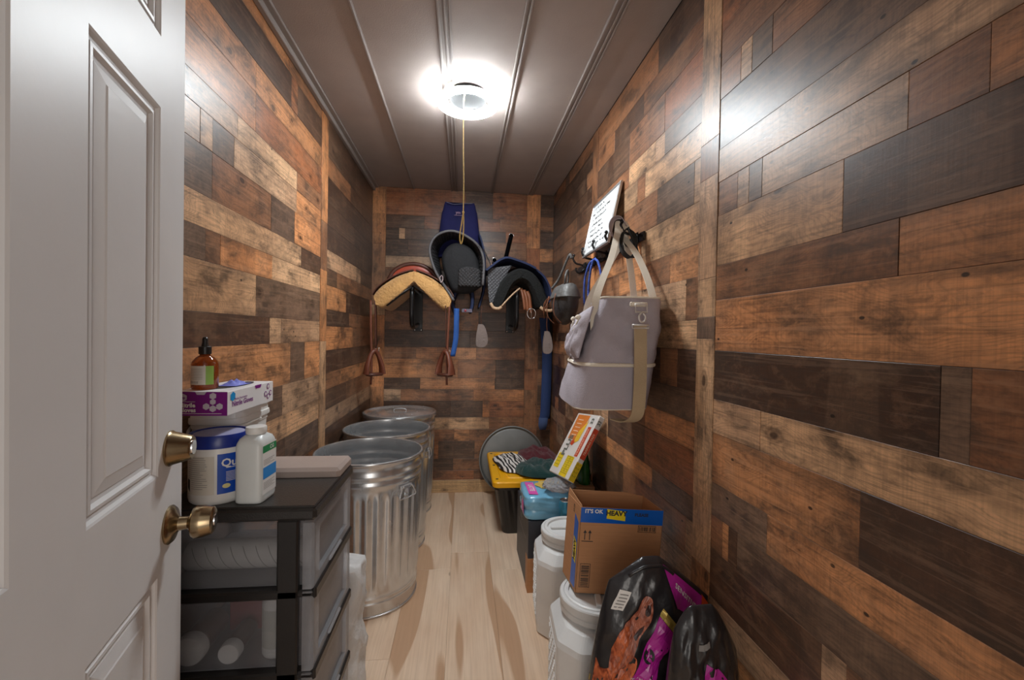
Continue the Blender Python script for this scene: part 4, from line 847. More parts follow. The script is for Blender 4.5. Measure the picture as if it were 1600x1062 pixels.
# ---- octagonal food containers with screw lids
def container(x, y, rz, label, lid_rot):
    t = thing('food_container', label, 'container', (x, y, 0), rz, 'octagonal pet food containers')
    def oc(hx, hy, z, c=.062, r=.012):
        P = [(hx, -hy+c), (hx, hy-c), (hx-c, hy), (-hx+c, hy), (-hx, hy-c), (-hx, -hy+c), (-hx+c, -hy), (hx-c, -hy)]; out = []
        n_ = len(P)
        for i in range(n_):
            p_, q_, s_ = Vector(P[i-1]), Vector(P[i]), Vector(P[(i+1) % n_]); a = q_+(p_-q_).normalized()*r; b = q_+(s_-q_).normalized()*r
            for k in range(4): tt = k/3; out.append(((a*(1-tt)**2+q_*2*tt*(1-tt)+b*tt*tt).x, (a*(1-tt)**2+q_*2*tt*(1-tt)+b*tt*tt).y, z))
        return out
    HX, HY = .148, .158
    circ = lambda r, z: [(r*cos(a_), r*sin(a_), z) for a_ in [atan2(p_[1], p_[0]) for p_ in oc(HX, HY, 0)]]
    MB().loft([oc(HX-.012, HY-.012, 0), oc(HX-.004, HY-.004, .006), oc(HX-.002, HY-.002, .05), oc(HX, HY, .300), oc(HX-.003, HY-.003, .318), oc(HX-.030, HY-.030, .352, .050), oc(HX-.036, HY-.038, .357, .048), circ(.114, .362), circ(.112, .375)]).build('container_body', WPLG, t, False)
    # embossed grip panel with diamond pattern on each side face
    for s_ in (-1, 1):
        g = MB()
        def pf_(u, v, d): return (s_*(HX-.0035+.0008*(v > .1)+d), u, v)
        g.prism([(-.080, .05), (.080, .05), (.080, .285), (-.080, .285)], lambda u, v: (s_*(HX-.0035), u, v), .005, (s_, 0, 0))
        for i in range(11):
            for j in range(5):
                u, v = -.062+j*.031+(.0155 if i % 2 else 0), .068+i*.020
                if u > .07: continue
                g.prism([(u-.010, v), (u, v-.008), (u+.010, v), (u, v+.008)], lambda a_, b_: (s_*(HX+.001), a_, b_), .0030, (s_, 0, 0))
        gp = g.build('grip_panel', WPLG, t, False); gp['kind'] = 'stuff'
    g = MB(); g.prism([(-.068, .06), (.068, .06), (.068, .27), (-.068, .27)], lambda u, v: (u, -(HY-.0035), v), .003, (0, -1, 0)); g.build('front_panel', WPLG, t)
    ld = thing2('screw_lid', t)
    MB().lathe([(.108, .366), (.122, .368), (.124, .372), (.122, .384), (.119, .386), (.119, .392), (.125, .394), (.126, .398), (.125, .414), (.122, .418), (.112, .419)], 56).build('lid_ring', mat('lid_ring_white', (.70, .70, .69), .4), t, True, angle=30)
    l_ = MB().lathe([(.112, .417), (.109, .421), (.103, .423), (.096, .421), (.094, .412), (0, .412)], 56).build('lid_disc', mat('lid_white', (.74, .74, .73), .38), t, True, angle=30)
    for k in range(3):
        R_ = Matrix.Rotation(lid_rot+k*pi*2/3, 3, 'Z'); MB().box(R_ @ Vector((.048, 0, .4175)), (.070, .020, .012), ch=.003, M=R_).build('grip_bar', mat('lid_white', 0), l_, True, angle=30)
    return t
def thing2(n, p): return None
container(.462, 1.432, radians(-4), 'near white octagonal food container, open brown box on its lid', .4)
container(.486, 1.930, radians(-5), 'far white octagonal food container between the brown box and the dark carton', 1.1)

# ---- open cardboard box on the near container
OB = thing('cardboard_box', 'open brown cardboard box with blue tape sitting on the near container lid', 'cardboard box', (.384, 1.424, .4235), radians(-10))
bw, bd, bh = .268, .130, .288; ct = .003
pan = dict(front=(0, bw, 0, ct, 0, bh), back=(0, bw, bd-ct, bd, 0, bh), side=(0, ct, 0, bd, 0, bh), side2=(bw-ct, bw, 0, bd, 0, bh), bottom=(0, bw, 0, bd, 0, ct))
OBR = mat('box_interior', srgb(150, 104, 70), .8, var=.05)
shear = lambda p: (p[0]-.020*(1-p[2]/bh)*0, p[1], p[2])
for k, v in pan.items():
    nm = {'front': 'front_panel', 'back': 'back_panel', 'side': 'side_panel', 'side2': 'side_panel', 'bottom': 'bottom_panel'}[k]
    MB().bb(*v, ch=.0008).build(nm, CARD, OB)
fl1 = MB(); fl1.prism([(0, bh), (bd, bh), (bd-.006, bh+.022), (.004, bh+.006)], lambda u, v: (.001, u, v), .0025, (1, 0, 0)); fl1.build('flap', CARD, OB)
MB().prism([(0, bh), (bw, bh), (bw-.07, bh+.012), (.004, bh+.014)], lambda u, v: (u, bd-.002, v), .0025, (0, -1, 0)).build('flap', CARD, OB)
BLU = mat('tape_blue', srgb(0, 92, 190), .3, var=.05); TYE = mat('tape_yellow', srgb(240, 214, 30), .3)
ff = lambda d: (lambda u, v: Vector((u, -d, v))); sf = lambda d: (lambda u, v: Vector((-d, bd-u, v)))
m = MB(); rect_on(m, ff(.0006), 0, bw, bh-.050, bh); m.build('blue_tape', BLU, OB)
m = MB(); quad_on(m, sf(.0006), ((bd-.052, .010), (bd-.010, .010), (bd-.014, .232), (bd-.048, .250)), 2, 6); m.build('blue_tape', BLU, OB)
m = MB(); quad_on(m, ff(.0012), ((.085, bh-.034), (.146, bh-.040), (.146, bh-.008), (.085, bh-.002)), 2, 2); m.build('yellow_patch', TYE, OB)
m = MB(); quad_on(m, sf(.0012), ((bd-.044, .100), (bd-.016, .090), (bd-.016, .160), (bd-.044, .175)), 2, 2); m.build('yellow_patch', TYE, OB)
m = MB(); text_on(m, "IT'S OK", .018, ff(.0014), .0006, at=(.042, bh-.012)); m.build('white_lettering', PAPER, OB)
m = MB(); text_on(m, 'HEAVY', .022, ff(.0018), .0010, at=(.116, bh-.016)); text_on(m, 'PLEASE', .014, ff(.0014), .0005, at=(.198, bh-.018)); text_on(m, 'HEAVY', .022, sf(.0018), .001, rot=pi/2, at=(bd-.030, .132)); text_on(m, '252B', .014, sf(.0006), .0002, rot=pi/2, at=(.07, .262)); m.build('black_lettering', BLACKINK, OB)
m = MB()
for u in (.018, .034):
    rect_on(m, ff(.0006), u-.0014, u+.0014, .180, .205, 1, 1); m.prism([(u-.006, .203), (u+.006, .203), (u, .213)], lambda a, b: (a, -.0006, b), .0003, (0, -1, 0))
rect_on(m, ff(.0006), .008, .046, .174, .1765, 1, 1); m.build('this_way_up_arrows', BLACKINK, OB)
def code(u0, u1, v0, v1, vert):
    m = MB(); t = .0015
    for r_ in ((u0, u1, v0, v0+t), (u0, u1, v1-t, v1), (u0, u0+t, v0, v1), (u1-t, u1, v0, v1)): rect_on(m, ff(.0006), *r_, 1, 1)
    rg = random.Random(9); p = .004
    while p < ((v1-v0) if vert else (u1-u0))-.006:
        w2 = rg.choice([.001, .002, .003]); 
        if vert: rect_on(m, ff(.0006), u0+.004, u1-.004, v0+p, v0+p+w2, 1, 1)
        else: rect_on(m, ff(.0006), u0+p, u0+p+w2, v0+.004, v1-.004, 1, 1)
        p += w2+rg.choice([.0015, .003])
    m.build('printed_code', BLACKINK, OB)
code(.010, .044, .020, .100, True); code(.190, .248, bh-.075, bh-.053, False)

for c_ in OB.children:                       # the open box has skewed a little
    for v_ in c_.data.vertices: v_.co.x += .055*v_.co.z-.27*v_.co.y

# ---- dog food bags
def bag(name, label, x, y, W, Dp, H, lean, prof_top, seed, rz=0):
    t = thing(name, label, 'bag', (x, y, 0), rz)
    def S(u, v, side=-1):          # u 0..1 across, v 0..1 up
        z = v*H*(1+prof_top(u))
        wv = W*(1-.08*v-.10*v**6); cxs = lean*z
        px = (u-.5)*wv+cxs
        e = max(0.0, 1-abs(2*u-1)**2.6)**.55*(1-v**3.5)**.6*(1-.25*(1-v)**8)
        dy = Dp*.5*e*(1+.16*wob(u*5+seed, v*7, seed))+.011*wob(u*13+seed, v*15+seed)*e+.006*abs(wob(u*23+v*9, v*21-u*7, seed))*e+.002
        return Vector((px, side*dy, max(.003, z)))
    m = MB(); nu, nv = 44, 60; vs = []; fs = []
    for sd_ in (-1, 1):
        b = len(vs)
        for j in range(nv+1):
            for i in range(nu+1): vs.append(S(i/nu, j/nv, sd_))
        for j in range(nv):
            for i in range(nu):
                q = (b+j*(nu+1)+i, b+j*(nu+1)+i+1, b+(j+1)*(nu+1)+i+1, b+(j+1)*(nu+1)+i); fs.append(q if sd_ < 0 else q[::-1])
    K = (nu+1)*(nv+1)
    for j in range(nv): fs.append((j*(nu+1), (j+1)*(nu+1), K+(j+1)*(nu+1), K+j*(nu+1))); fs.append((j*(nu+1)+nu, K+j*(nu+1)+nu, K+(j+1)*(nu+1)+nu, (j+1)*(nu+1)+nu))
    for i in range(nu): fs.append((nv*(nu+1)+i, nv*(nu+1)+i+1, K+nv*(nu+1)+i+1, K+nv*(nu+1)+i)); fs.append((i, K+i, K+i+1, i+1))
    m.add(vs, fs); o = m.build('bag_skin', mat('black_foil_bag', srgb(42, 40, 42), .30, var=.2, nscale=3, bump=.9, bscale=11, coat=.3), t, True, fix=True)
    def on(d): return lambda u, v: S(u, v)+Vector((0, -d, 0))
    return t, on
def tp1(u): return -.34*max(0, u-.45)**1.1-.30*max(0, .30-u)
b1, on1 = bag('dog_food_bag', 'black pet food bag with a red dog picture, leaning in front of the near container', .490, 1.165, .36, .15, .672, .11, tp1, 1.0)
TX_ = lambda P: [(max(.012, .09+(u-.28)*.62), v*.95+.05) for u, v in P]
def tq(u, v): return (.09+(u-.28)*.62, v*.95+.05)
MAG = mat('bag_magenta', srgb(190, 40, 160), .3, coat=.3); BOR = mat('bag_orange', srgb(226, 84, 36), .35); GOLD = mat('bag_gold', srgb(190, 164, 84), .3, .4)
def fur(name, c0, c1):
    T = NT(name); tc = T.n('TexCoord'); n = T.n('TexNoise', {0: T.n('Mapping', {0: tc.outputs['Object'], 'Scale': (26, 8, 12), 'Rotation': (0, .7, 0)}).outputs[0], 'Scale': 2.6, 'Detail': 6, 'Distortion': 1.2})
    T.l(T.mix(T.ramp(n.outputs[0], [(.35, 0), (.65, 1)]), c0, c1), T.b.inputs['Base Color']); T.b.inputs['Roughness'].default_value = .35; return T.m
FUR = fur('printed_fur', srgb(120, 44, 22), srgb(226, 122, 74)); FUR2 = fur('printed_fur_face', srgb(130, 66, 48), srgb(206, 130, 104))
def poly_on(mb, fn, P, n=5):
    c = (sum(p[0] for p in P)/len(P), sum(p[1] for p in P)/len(P)); k = len(P); vs = [fn(*c)]
    for r in range(1, n+1): vs += [fn(c[0]+(p[0]-c[0])*r/n, c[1]+(p[1]-c[1])*r/n) for p in P]
    fs = [(0, 1+i, 1+(i+1) % k) for i in range(k)]+[(1+r*k+i, 1+(r+1)*k+i, 1+(r+1)*k+(i+1) % k, 1+r*k+(i+1) % k) for r in range(n-1) for i in range(k)]
    mb.add(vs, fs)
def smooth_poly(P, n=4): 
    q = bez([(p[0], p[1], 0) for p in P+P[:1]], n)[:-1]; return [(v.x, v.y) for v in q]
body = [(.02, .30), (.02, .60), (.10, .655), (.20, .62), (.34, .63), (.50, .66), (.60, .62), (.52, .50), (.40, .42), (.30, .36), (.18, .26)]
m = MB(); poly_on(m, on1(.0015), smooth_poly(TX_(body))); m.build('dog_body_print', FUR, b1)
head = [(.28, .62), (.30, .70), (.40, .775), (.52, .82), (.62, .865), (.73, .86), (.76, .80), (.70, .745), (.62, .70), (.52, .64), (.40, .60)]
m = MB(); poly_on(m, on1(.0024), smooth_poly(TX_(head))); m.build('dog_head_print', FUR2, b1)
ear = [(.29, .70), (.36, .765), (.47, .77), (.50, .72), (.44, .675), (.40, .62), (.33, .61), (.30, .64)]
m = MB(); poly_on(m, on1(.0032), smooth_poly(TX_(ear))); m.build('dog_ear_print', FUR, b1)
m = MB(); disc_on(m, on1(.0040), tq(.690, .815), .026, .019, .3, n=16); m.build('dog_nose_print', mat('print_dark_nose', srgb(70, 52, 52), .4), b1)
m = MB(); disc_on(m, on1(.0040), tq(.560, .790), .010, .008, .3, n=12); m.build('dog_eye_print', BLACKINK, b1)
m = MB(); poly_on(m, on1(.0040), smooth_poly(TX_([(.55, .715), (.61, .735), (.66, .755), (.64, .725), (.58, .70)])), 2); m.build('dog_mouth_print', mat('print_dark_nose', 0), b1)
m = MB(); quad_on(m, on1(.0022), ((.20, .50), (.37, .46), (.58, .76), (.45, .80)), 8, 12); m.build('magenta_panel', MAG, b1)
m = MB(); quad_on(m, on1(.0030), ((.45, .802), (.58, .762), (.60, .80), (.475, .835)), 4, 3); m.build('gold_trim', GOLD, b1); m = MB(); quad_on(m, on1(.0022), ((.0, .56), (.0, .585), (.21, .50), (.19, .47)), 10, 2); m.build('gold_trim', GOLD, b1)
m = MB(); disc_on(m, on1(.0032), (.385, .655), .042, .026, n=20); m.build('round_seal', BLACKINK, b1)
m = MB()
for (du, dv) in ((0, 0), (.022, .012), (-.022, .012), (.0, .022)): disc_on(m, on1(.0040), (.385+du*.7, .648+dv*.7), .007, .005, n=10)
m.build('paw_mark', MAG, b1)
m = MB(); [text_on(m, 'real salmon', .030, lambda u, v, k=k: on1(.0032)(u, v*.62+.0), .0003, rot=-.2, at=(.325, (.575-k*.026)/.62)) for k in range(2)]; m.build('white_lettering', PAPER, b1)
m = MB(); quad_on(m, on1(.0022), ((.055, .875), (.150, .850), (.195, .915), (.100, .945)), 3, 3); m.build('white_sticker', PAPER, b1)
m = MB(); [quad_on(m, on1(.0030), ((.075+k*.008, .878+k*.011), (.140+k*.008, .862+k*.011), (.142+k*.008, .866+k*.011), (.077+k*.008, .882+k*.011)), 3, 1) for k in range(5)]; m.build('sticker_print', GREYINK, b1)
m = MB(); quad_on(m, on1(.0030), ((.60, .86), (.82, .86), (.90, .975), (.48, .985)), 8, 6); m.build('magenta_panel', MAG, b1)
m = MB(); text_on(m, 'SENSITIVE', .050, lambda u, v: on1(.0042)(u, v*.6), .0008, rot=-.25, at=(.70, .925/.6)); m.build('white_lettering', PAPER, b1)
m = MB(); quad_on(m, on1(.0036), ((.84, .87), (.97, .85), (.99, .96), (.90, .985)), 4, 4); m.build('orange_panel', BOR, b1)
m = MB(); fc = [on1(.0005)(i/24, .975) for i in range(4, 15)]; m.tube(fc, .005, 8); m.build('rolled_seam', mat('black_foil_bag', 0), b1, True)
m = MB(); quad_on(m, on1(.0022), ((.02, .02), (.60, .02), (.30, .42), (.0, .54)), 6, 6); m.build('lower_panel', mat('print_dark_panel', srgb(30, 26, 28), .35), b1)
m = MB(); disc_on(m, on1(.0032), (.36, .435), .055, .024, n=20); m.build('gold_emblem', GOLD, b1); m = MB(); disc_on(m, on1(.0040), (.36, .435), .045, .018, n=20); text_on(m, 'E', .05, lambda u, v: on1(.0046)(u, v*.6), .001, at=(.36, .435/.6)); m.build('emblem_center', BLACKINK, b1)
def tp2(u): return -.55*max(0, abs(u-.40)-.16)**1.3
b2, on2 = bag('dog_food_bag', 'black foil pet food bag slumped against the right wall, beside the dog picture bag', .590, 1.015, .205, .11, .625, .03, tp2, 5.0, radians(2))
m = MB(); quad_on(m, on2(.0022), ((.20, .48), (.58, .46), (.72, .77), (.40, .81)), 6, 8); m.build('magenta_panel', MAG, b2)
m = MB(); quad_on(m, on2(.0024), ((.60, .45), (.85, .45), (.82, .62), (.69, .68)), 4, 6); m.build('orange_panel', BOR, b2)
m = MB(); [text_on(m, s_, .085, lambda u, v: on2(.0034)(u, v*.40), .001, rot=pi/2-.12, at=(.40+k*.12, .63/.40)) for k, s_ in enumerate(('& STOMACH', 'SENSITIVE'))]; m.build('white_lettering', PAPER, b2)
m = MB(); quad_on(m, on2(.0024), ((.30, .855), (.44, .87), (.44, .89), (.30, .878)), 3, 2); m.build('grey_patch', GREYINK, b2)

# ================================================================== RIGHT WALL: rack, board, bag, pouch, rope
rk = thing('hook_rack', 'black metal coat rack with double hooks on the right wall', 'hook rack', (XR-.004, 2.20, 1.69))
MB().bb(XR-.012, XR-.002, 1.70, 2.72, 1.672, 1.708, ch=.002).build('rail', BLKM, rk, True, angle=30)
HY_ = [1.765, 1.965, 2.165, 2.365, 2.565]
for y in HY_:
    h_ = MB().tube(bez([(XR-.010, y, 1.700), (XR-.035, y, 1.706), (XR-.065, y, 1.714), (XR-.082, y, 1.740), (XR-.078, y, 1.756)], 5), .006, 8)
    h_.tube(bez([(XR-.010, y, 1.685), (XR-.028, y, 1.664), (XR-.050, y, 1.658), (XR-.062, y, 1.672), (XR-.062, y, 1.686)], 5), .006, 8)
    h_.box((XR-.014, y, 1.690), (.006, .030, .050), ch=.002); h_.build('hook', BLKM, rk, True, angle=50)
    MB().lathe([(0, -.009), (.007, -.006), (.009, 0), (.007, .006), (0, .009)], 12, Matrix.Translation((XR-.078, y, 1.760))).build('hook_knob', BLKM, rk, True)
seat(rk)
# black carabiner/leash clip bundle on the nearest hook
cl = thing('leash_bundle', 'small bundle of black webbing straps on the hook nearest the camera', 'strap', (XR-.07, 1.745, 1.66))
for k in range(4):
    m = MB(); a = k*.35; y = 1.735-.008*k
    m.band(bez([(XR-.07, y, 1.722), (XR-.040-.01*k, y-.012, 1.70), (XR-.034, y-.016, 1.645-.01*k), (XR-.062, y-.012, 1.600), (XR-.095, y-.006, 1.635), (XR-.090, y, 1.695), (XR-.07, y, 1.722)], 6), (0, 1, 0), .014, .003)
    m.build('strap_loop', mat('black_webbing', (.015, .015, .015), .8), cl, True, angle=40)
seat(cl)

# whiteboard resting on the hooks
wbn = thing('whiteboard', 'small white marker board with handwriting, leaning on the hooks of the rack', 'whiteboard', (.655, 2.20, 1.716))
P00, P10, P11, P01 = Vector((.650, 2.385, 1.716)), Vector((.650, 1.962, 1.716)), Vector((.708, 1.962, 1.996)), Vector((.708, 2.385, 1.996))
Ux, Vx = (P10-P00), (P01-P00); WW, WH = Ux.length, Vx.length; Un, Vn = Ux.normalized(), Vx.normalized(); Nn = Vn.cross(Un)
if Nn.x > 0: Nn = -Nn
wbn.matrix_world = Matrix.Translation(P00) @ Matrix((Un, Vn, -Nn)).transposed().to_4x4()
MB().bb(0, WW, 0, WH, 0, .008, ch=.001).build('board', mat('whiteboard_white', (.76, .77, .77), .22, var=.02), wbn)
fm = mat('aluminium_frame', (.55, .55, .55), .35, .8)
for r_ in ((-.004, WW+.004, -.004, .008), (-.004, WW+.004, WH-.008, WH+.004)): MB().bb(r_[0], r_[1], r_[2], r_[3], -.003, .010, ch=.001).build('frame_bar', fm, wbn)
for r_ in ((-.004, .008), (WW-.008, WW+.004)): MB().bb(r_[0], r_[1], .008, WH-.008, -.003, .010, ch=.001).build('frame_bar', fm, wbn)
wr_m = MB(); rg = random.Random(8)
for k in range(8):
    v = WH-.030-k*.031; u = .035+rg.uniform(0, .02); u1 = WW-.05-rg.uniform(0, .14); pts = []
    while u < u1:
        if rg.random() < .14:
            if len(pts) > 3: wr_m.tube(pts, .0011, 4)
            pts = []; u += .008
        pts.append((u, v+rg.uniform(-.006, .007), -.0006)); u += .0040
    if len(pts) > 3: wr_m.tube(pts, .0011, 4)
o = wr_m.build('handwriting', BLACKINK, wbn); o['kind'] = 'stuff'

# ---- cooler tote bag
cbg = thing('cooler_tote', 'lilac grey cooler tote bag hanging by cream handles from the wall rack', 'tote bag', (.56, 1.65, 1.03))
LIL = mat('lilac_canvas', srgb(176, 168, 176), .85, bump=.25, bscale=260, var=.03); CRM = mat('cream_webbing', srgb(232, 222, 204), .8, bump=.3, bscale=300, var=.05); TAN = mat('tan_webbing', srgb(188, 166, 134), .8, bump=.3, bscale=300)
# corner curves (near-left, near-right, far-right, far-left) from bottom to top
def cpos(z):
    t = max(0, (z-1.035)/(1.41-1.035))
    nl = Vector((lerp(.385, .480, t**1.3), lerp(1.452, 1.50, t), 0)); nr = Vector((lerp(.632, .690, min(1, t*1.3)), lerp(1.445, 1.47, t), 0))
    frr = Vector((lerp(.690, .706, t), lerp(1.83, 1.80, t), 0)); fll = Vector((lerp(.412, .545, t**1.3), lerp(1.85, 1.82, t), 0))
    return nl, nr, frr, fll
def ring(z, inset=0, puff=.02, wr_=1):
    c4_ = cpos(z); ctr = sum(c4_, Vector())/4; out = []
    for i in range(4):
        a, b = c4_[i], c4_[(i+1) % 4]; e = (b-a).normalized(); nrm = Vector((e.y, -e.x, 0))
        if nrm.dot((a+b)/2-ctr) < 0: nrm = -nrm
        for k in range(14):
            t = k/14; q = a.lerp(b, t); bl = 1-abs(2*t-1)**3
            cr = min(t, 1-t)*14
            if cr < 1.2: q = q.lerp(ctr, .05*(1.2-cr))
            q = q+nrm*(puff*bl+wr_*.013*bl*wob(t*5+i*2, z*28, i))
            q = q+(ctr-q).normalized()*inset; out.append(Vector((q.x, q.y, z-.014*(t if i == 0 else 0)*0)))
    return out
zb = [1.030, 1.034, 1.06, 1.10, 1.14, 1.175, 1.186]
MB().loft([ring(1.032, .02, .0)]+[ring(z, 0, .014, .3) for z in (1.036, 1.06, 1.09, 1.12, 1.15, 1.178)]).build('lower_compartment', LIL, cbg, True, angle=50)
MB().loft([ring(1.178, -.003, .015, .3), ring(1.181, -.006, .016, .3), ring(1.188, -.006, .016, .3), ring(1.191, -.002, .014, .3)], cap=False).build('zipper_band', CRM, cbg, True, angle=50)
zs = [1.188+.0185*k for k in range(13)]
upr = MB(); rings = [ring(z, 0, .016*(1-.5*(z-1.19)/.24), 1.2) for z in zs]
rings += [[p+Vector((0, 0, .012)) for p in ring(zs[-1], .006, .006, .8)], ring(zs[-1]+.004, .03, 0, .3)]; upr.loft(rings); upr.build('upper_body', LIL, cbg, True, angle=50)
tr = MB().tube([p+Vector((0, 0, .010)) for p in ring(zs[-1], .003, .006, .8)], .0035, 6, closed=True); tr.build('top_piping', CRM, cbg, True)
pb = MB().tube(ring(1.034, .002, .010, .3), .003, 6, closed=True); pb.build('bottom_piping', CRM, cbg, True)
# front pockets facing the room
for (y0, y1) in ((1.50, 1.64), (1.665, 1.81)):
    def pf_(u, v, y0=y0, y1=y1):
        z = lerp(1.205, 1.385, v); nl, nr, f1, f2 = cpos(z); y = lerp(y0, y1, u); t = (y-nl.y)/(f2.y-nl.y); x = lerp(nl.x, f2.x, t)
        e = (1-abs(2*u-1)**3)*(1-abs(2*v-1)**4); return (x-.020-.030*e*(1+.3*wob(u*6, v*7, y0*9)), y, z)
    MB().grid(pf_, 16, 18, .006).build('front_pocket', LIL, cbg, True, angle=60)
    zt = 1.345; tg = MB().tube(bez([((pf_(.5, .8)[0]-.004), (y0+y1)/2, 1.352), (pf_(.5, .8)[0]-.016, (y0+y1)/2-.014, 1.335), (pf_(.5, .6)[0]-.010, (y0+y1)/2+.004, 1.30)], 5), .004, 6)
    tg.build('toggle_cord', CRM, cbg, True)
    MB().lathe([(0, -.014), (.008, -.012), (.010, 0), (.008, .012), (0, .014)], 12, Matrix.Translation((pf_(.5, .8)[0]-.012, (y0+y1)/2, 1.350)) @ Matrix.Rotation(pi/2, 4, 'X')).build('toggle', CRM, cbg, True)
# handles: two long cream webbing loops gathered on the hook
hkp = Vector((XR-.072, 1.775, 1.722))
for (xa, xb, dz) in ((-.0, .0, 0),):
    pass
def handle(p0, p1, off, nm='handle'):
    pts = bez([p0+Vector((0, 0, -.17)), p0, p0.lerp(hkp, .55)+Vector((off, 0, .01)), hkp+Vector((-.028+off, -.02, -.012)), hkp+Vector((-.018+off, -.006, .036)), hkp+Vector((.012, .006, .032)), hkp+Vector((.018, .012, -.01)), p1.lerp(hkp, .5)+Vector((.01, 0, 0)), p1, p1+Vector((0, 0, -.17))], 7)
    MB().band(pts, (1, -.25, 0), .026, .0028).build(nm, CRM, cbg, True, angle=50)
handle(Vector((.467, 1.53, 1.405)), Vector((.500, 1.75, 1.405)), 0)
handle(Vector((.672, 1.505, 1.412)), Vector((.696, 1.74, 1.405)), .012)
MB().band(bez([hkp+Vector((-.055, -.03, -.030)), hkp+Vector((-.062, -.03, .012)), hkp+Vector((-.040, -.02, .046)), hkp+Vector((-.005, -.01, .050)), hkp+Vector((.018, 0, .022))], 6), (.6, 1, 0), .050, .003).build('handle_wrap', mat('lilac_canvas', 0), cbg, True, angle=50)
# shoulder strap with metal D ring on the end face
sm = Vector((.598, 1.428, 0))
MB().bb(.560, .620, 1.432, 1.446, 1.385, 1.400, ch=.003).build('strap_anchor', CRM, cbg, True, angle=30)
WM = mat('white_metal_clip', (.72, .68, .64), .3, .3)
MB().tube([(.572, 1.424, 1.392), (.612, 1.424, 1.392), (.614, 1.424, 1.366), (.574, 1.424, 1.366)], .0035, 8, closed=True).build('d_ring', WM, cbg, True)
MB().tube(bez([(.594, 1.420, 1.366), (.584, 1.418, 1.352), (.588, 1.418, 1.334), (.602, 1.418, 1.334), (.606, 1.418, 1.350), (.598, 1.420, 1.362)], 5), .0035, 8).build('snap_hook', WM, cbg, True)
MB().tube([(.562, 1.420, 1.322), (.620, 1.420, 1.322), (.620, 1.420, 1.312), (.562, 1.420, 1.312)], .003, 8, closed=True).build('strap_slider', WM, cbg, True)
MB().band(bez([(.591, 1.422, 1.320), (.592, 1.418, 1.20), (.590, 1.414, 1.10), (.585, 1.420, 1.020), (.562, 1.440, .992), (.530, 1.47, .996)], 8), (1, 0, 0), .044, .003).build('shoulder_strap', TAN, cbg, True, angle=50)
seat(cbg)

# ---- grey pouch with leather ties
po = thing('saddle_pouch', 'dark grey padded pouch with tan leather ties hanging from the rack', 'pouch', (.60, 2.36, 1.34))
GRP = mat('grey_pouch_leather', srgb(84, 82, 80), .5, bump=.3, bscale=60, var=.12); GRD = mat('dark_pouch_leather', srgb(52, 51, 52), .45, bump=.3, bscale=60, var=.12); LEA = mat('tan_leather', srgb(120, 74, 50), .6, bump=.2, bscale=90)
m = MB(); rings = []
for j in range(18):
    t = j/17; z = 1.34+.15*t; s_ = (1-(1-t)**2.4)**.5 if t > 0 else .15
    rings.append([(.625+x*.065*s_, 2.36+y*.150*s_, z) for x, y, _ in sq(1, 1, 0, 2.3, 40)])
m.loft(rings); m.build('pouch_body', GRD, po, True, angle=60)
m = MB().loft([[(.625+x*a, 2.36+y*b, z) for x, y, _ in sq(1, 1, 0, 2.6, 40)] for (a, b, z) in [(.068, .155, 1.478), (.072, .160, 1.482), (.062, .150, 1.515), (.045, .135, 1.545), (.030, .125, 1.552)]]); m.build('flap', GRP, po, True, angle=50)
m = MB().tube(bez([(.575, 2.47, 1.545), (.61, 2.44, 1.60), (XR-.075, 2.37, 1.716), (XR-.065, 2.36, 1.70)], 8), .007, 8); m.build('hanging_strap', GRP, po, True)
m = MB().tube(bez([(.60, 2.25, 1.545), (.60, 2.24, 1.59), (.625, 2.30, 1.625), (.64, 2.345, 1.60), (.635, 2.355, 1.55)], 6), .006, 8); m.build('carry_loop', GRP, po, True)
for y in (2.27, 2.45): MB().band(bez([(.555, y, 1.50), (.545, y, 1.44), (.553, y, 1.385), (.59, y, 1.345)], 5), (0, 1, 0), .012, .003).build('leather_tie', LEA, po, True)
for k, y in enumerate((2.50, 2.515, 2.49)): MB().tube(bez([(.575, 2.48, 1.50), (.560, y+.02, 1.49-.01*k), (.545, y+.04, 1.46-.02*k), (.552, y+.05+.01*k, 1.42-.02*k)], 4), .003, 6).build('leather_tie', LEA, po, True)
seat(po); po.location.x -= .085; po.location.y -= .03; po.scale = (1, 1, 1)
# ---- blue rope loop
rp = thing('lead_rope', 'bright blue rope loop hanging on the rack behind the tote bag', 'rope', (.655, 2.165, 1.40))
BLR = mat('blue_rope', srgb(58, 84, 168), .8, bump=.8, bscale=200, var=.3, nscale=60)
MB().tube(bez([(.655, 2.165, 1.672), (.640, 2.22, 1.650), (.632, 2.27, 1.57), (.635, 2.27, 1.44), (.645, 2.20, 1.37), (.650, 2.10, 1.42), (.655, 2.06, 1.55), (.652, 2.10, 1.64), (.655, 2.165, 1.672)], 8), .006, 8).build('rope', BLR, rp, True)
MB().tube(bez([(.648, 2.17, 1.670), (.640, 2.19, 1.62), (.636, 2.21, 1.52), (.640, 2.20, 1.40)], 8), .006, 8).build('rope_end', BLR, rp, True); seat(rp)

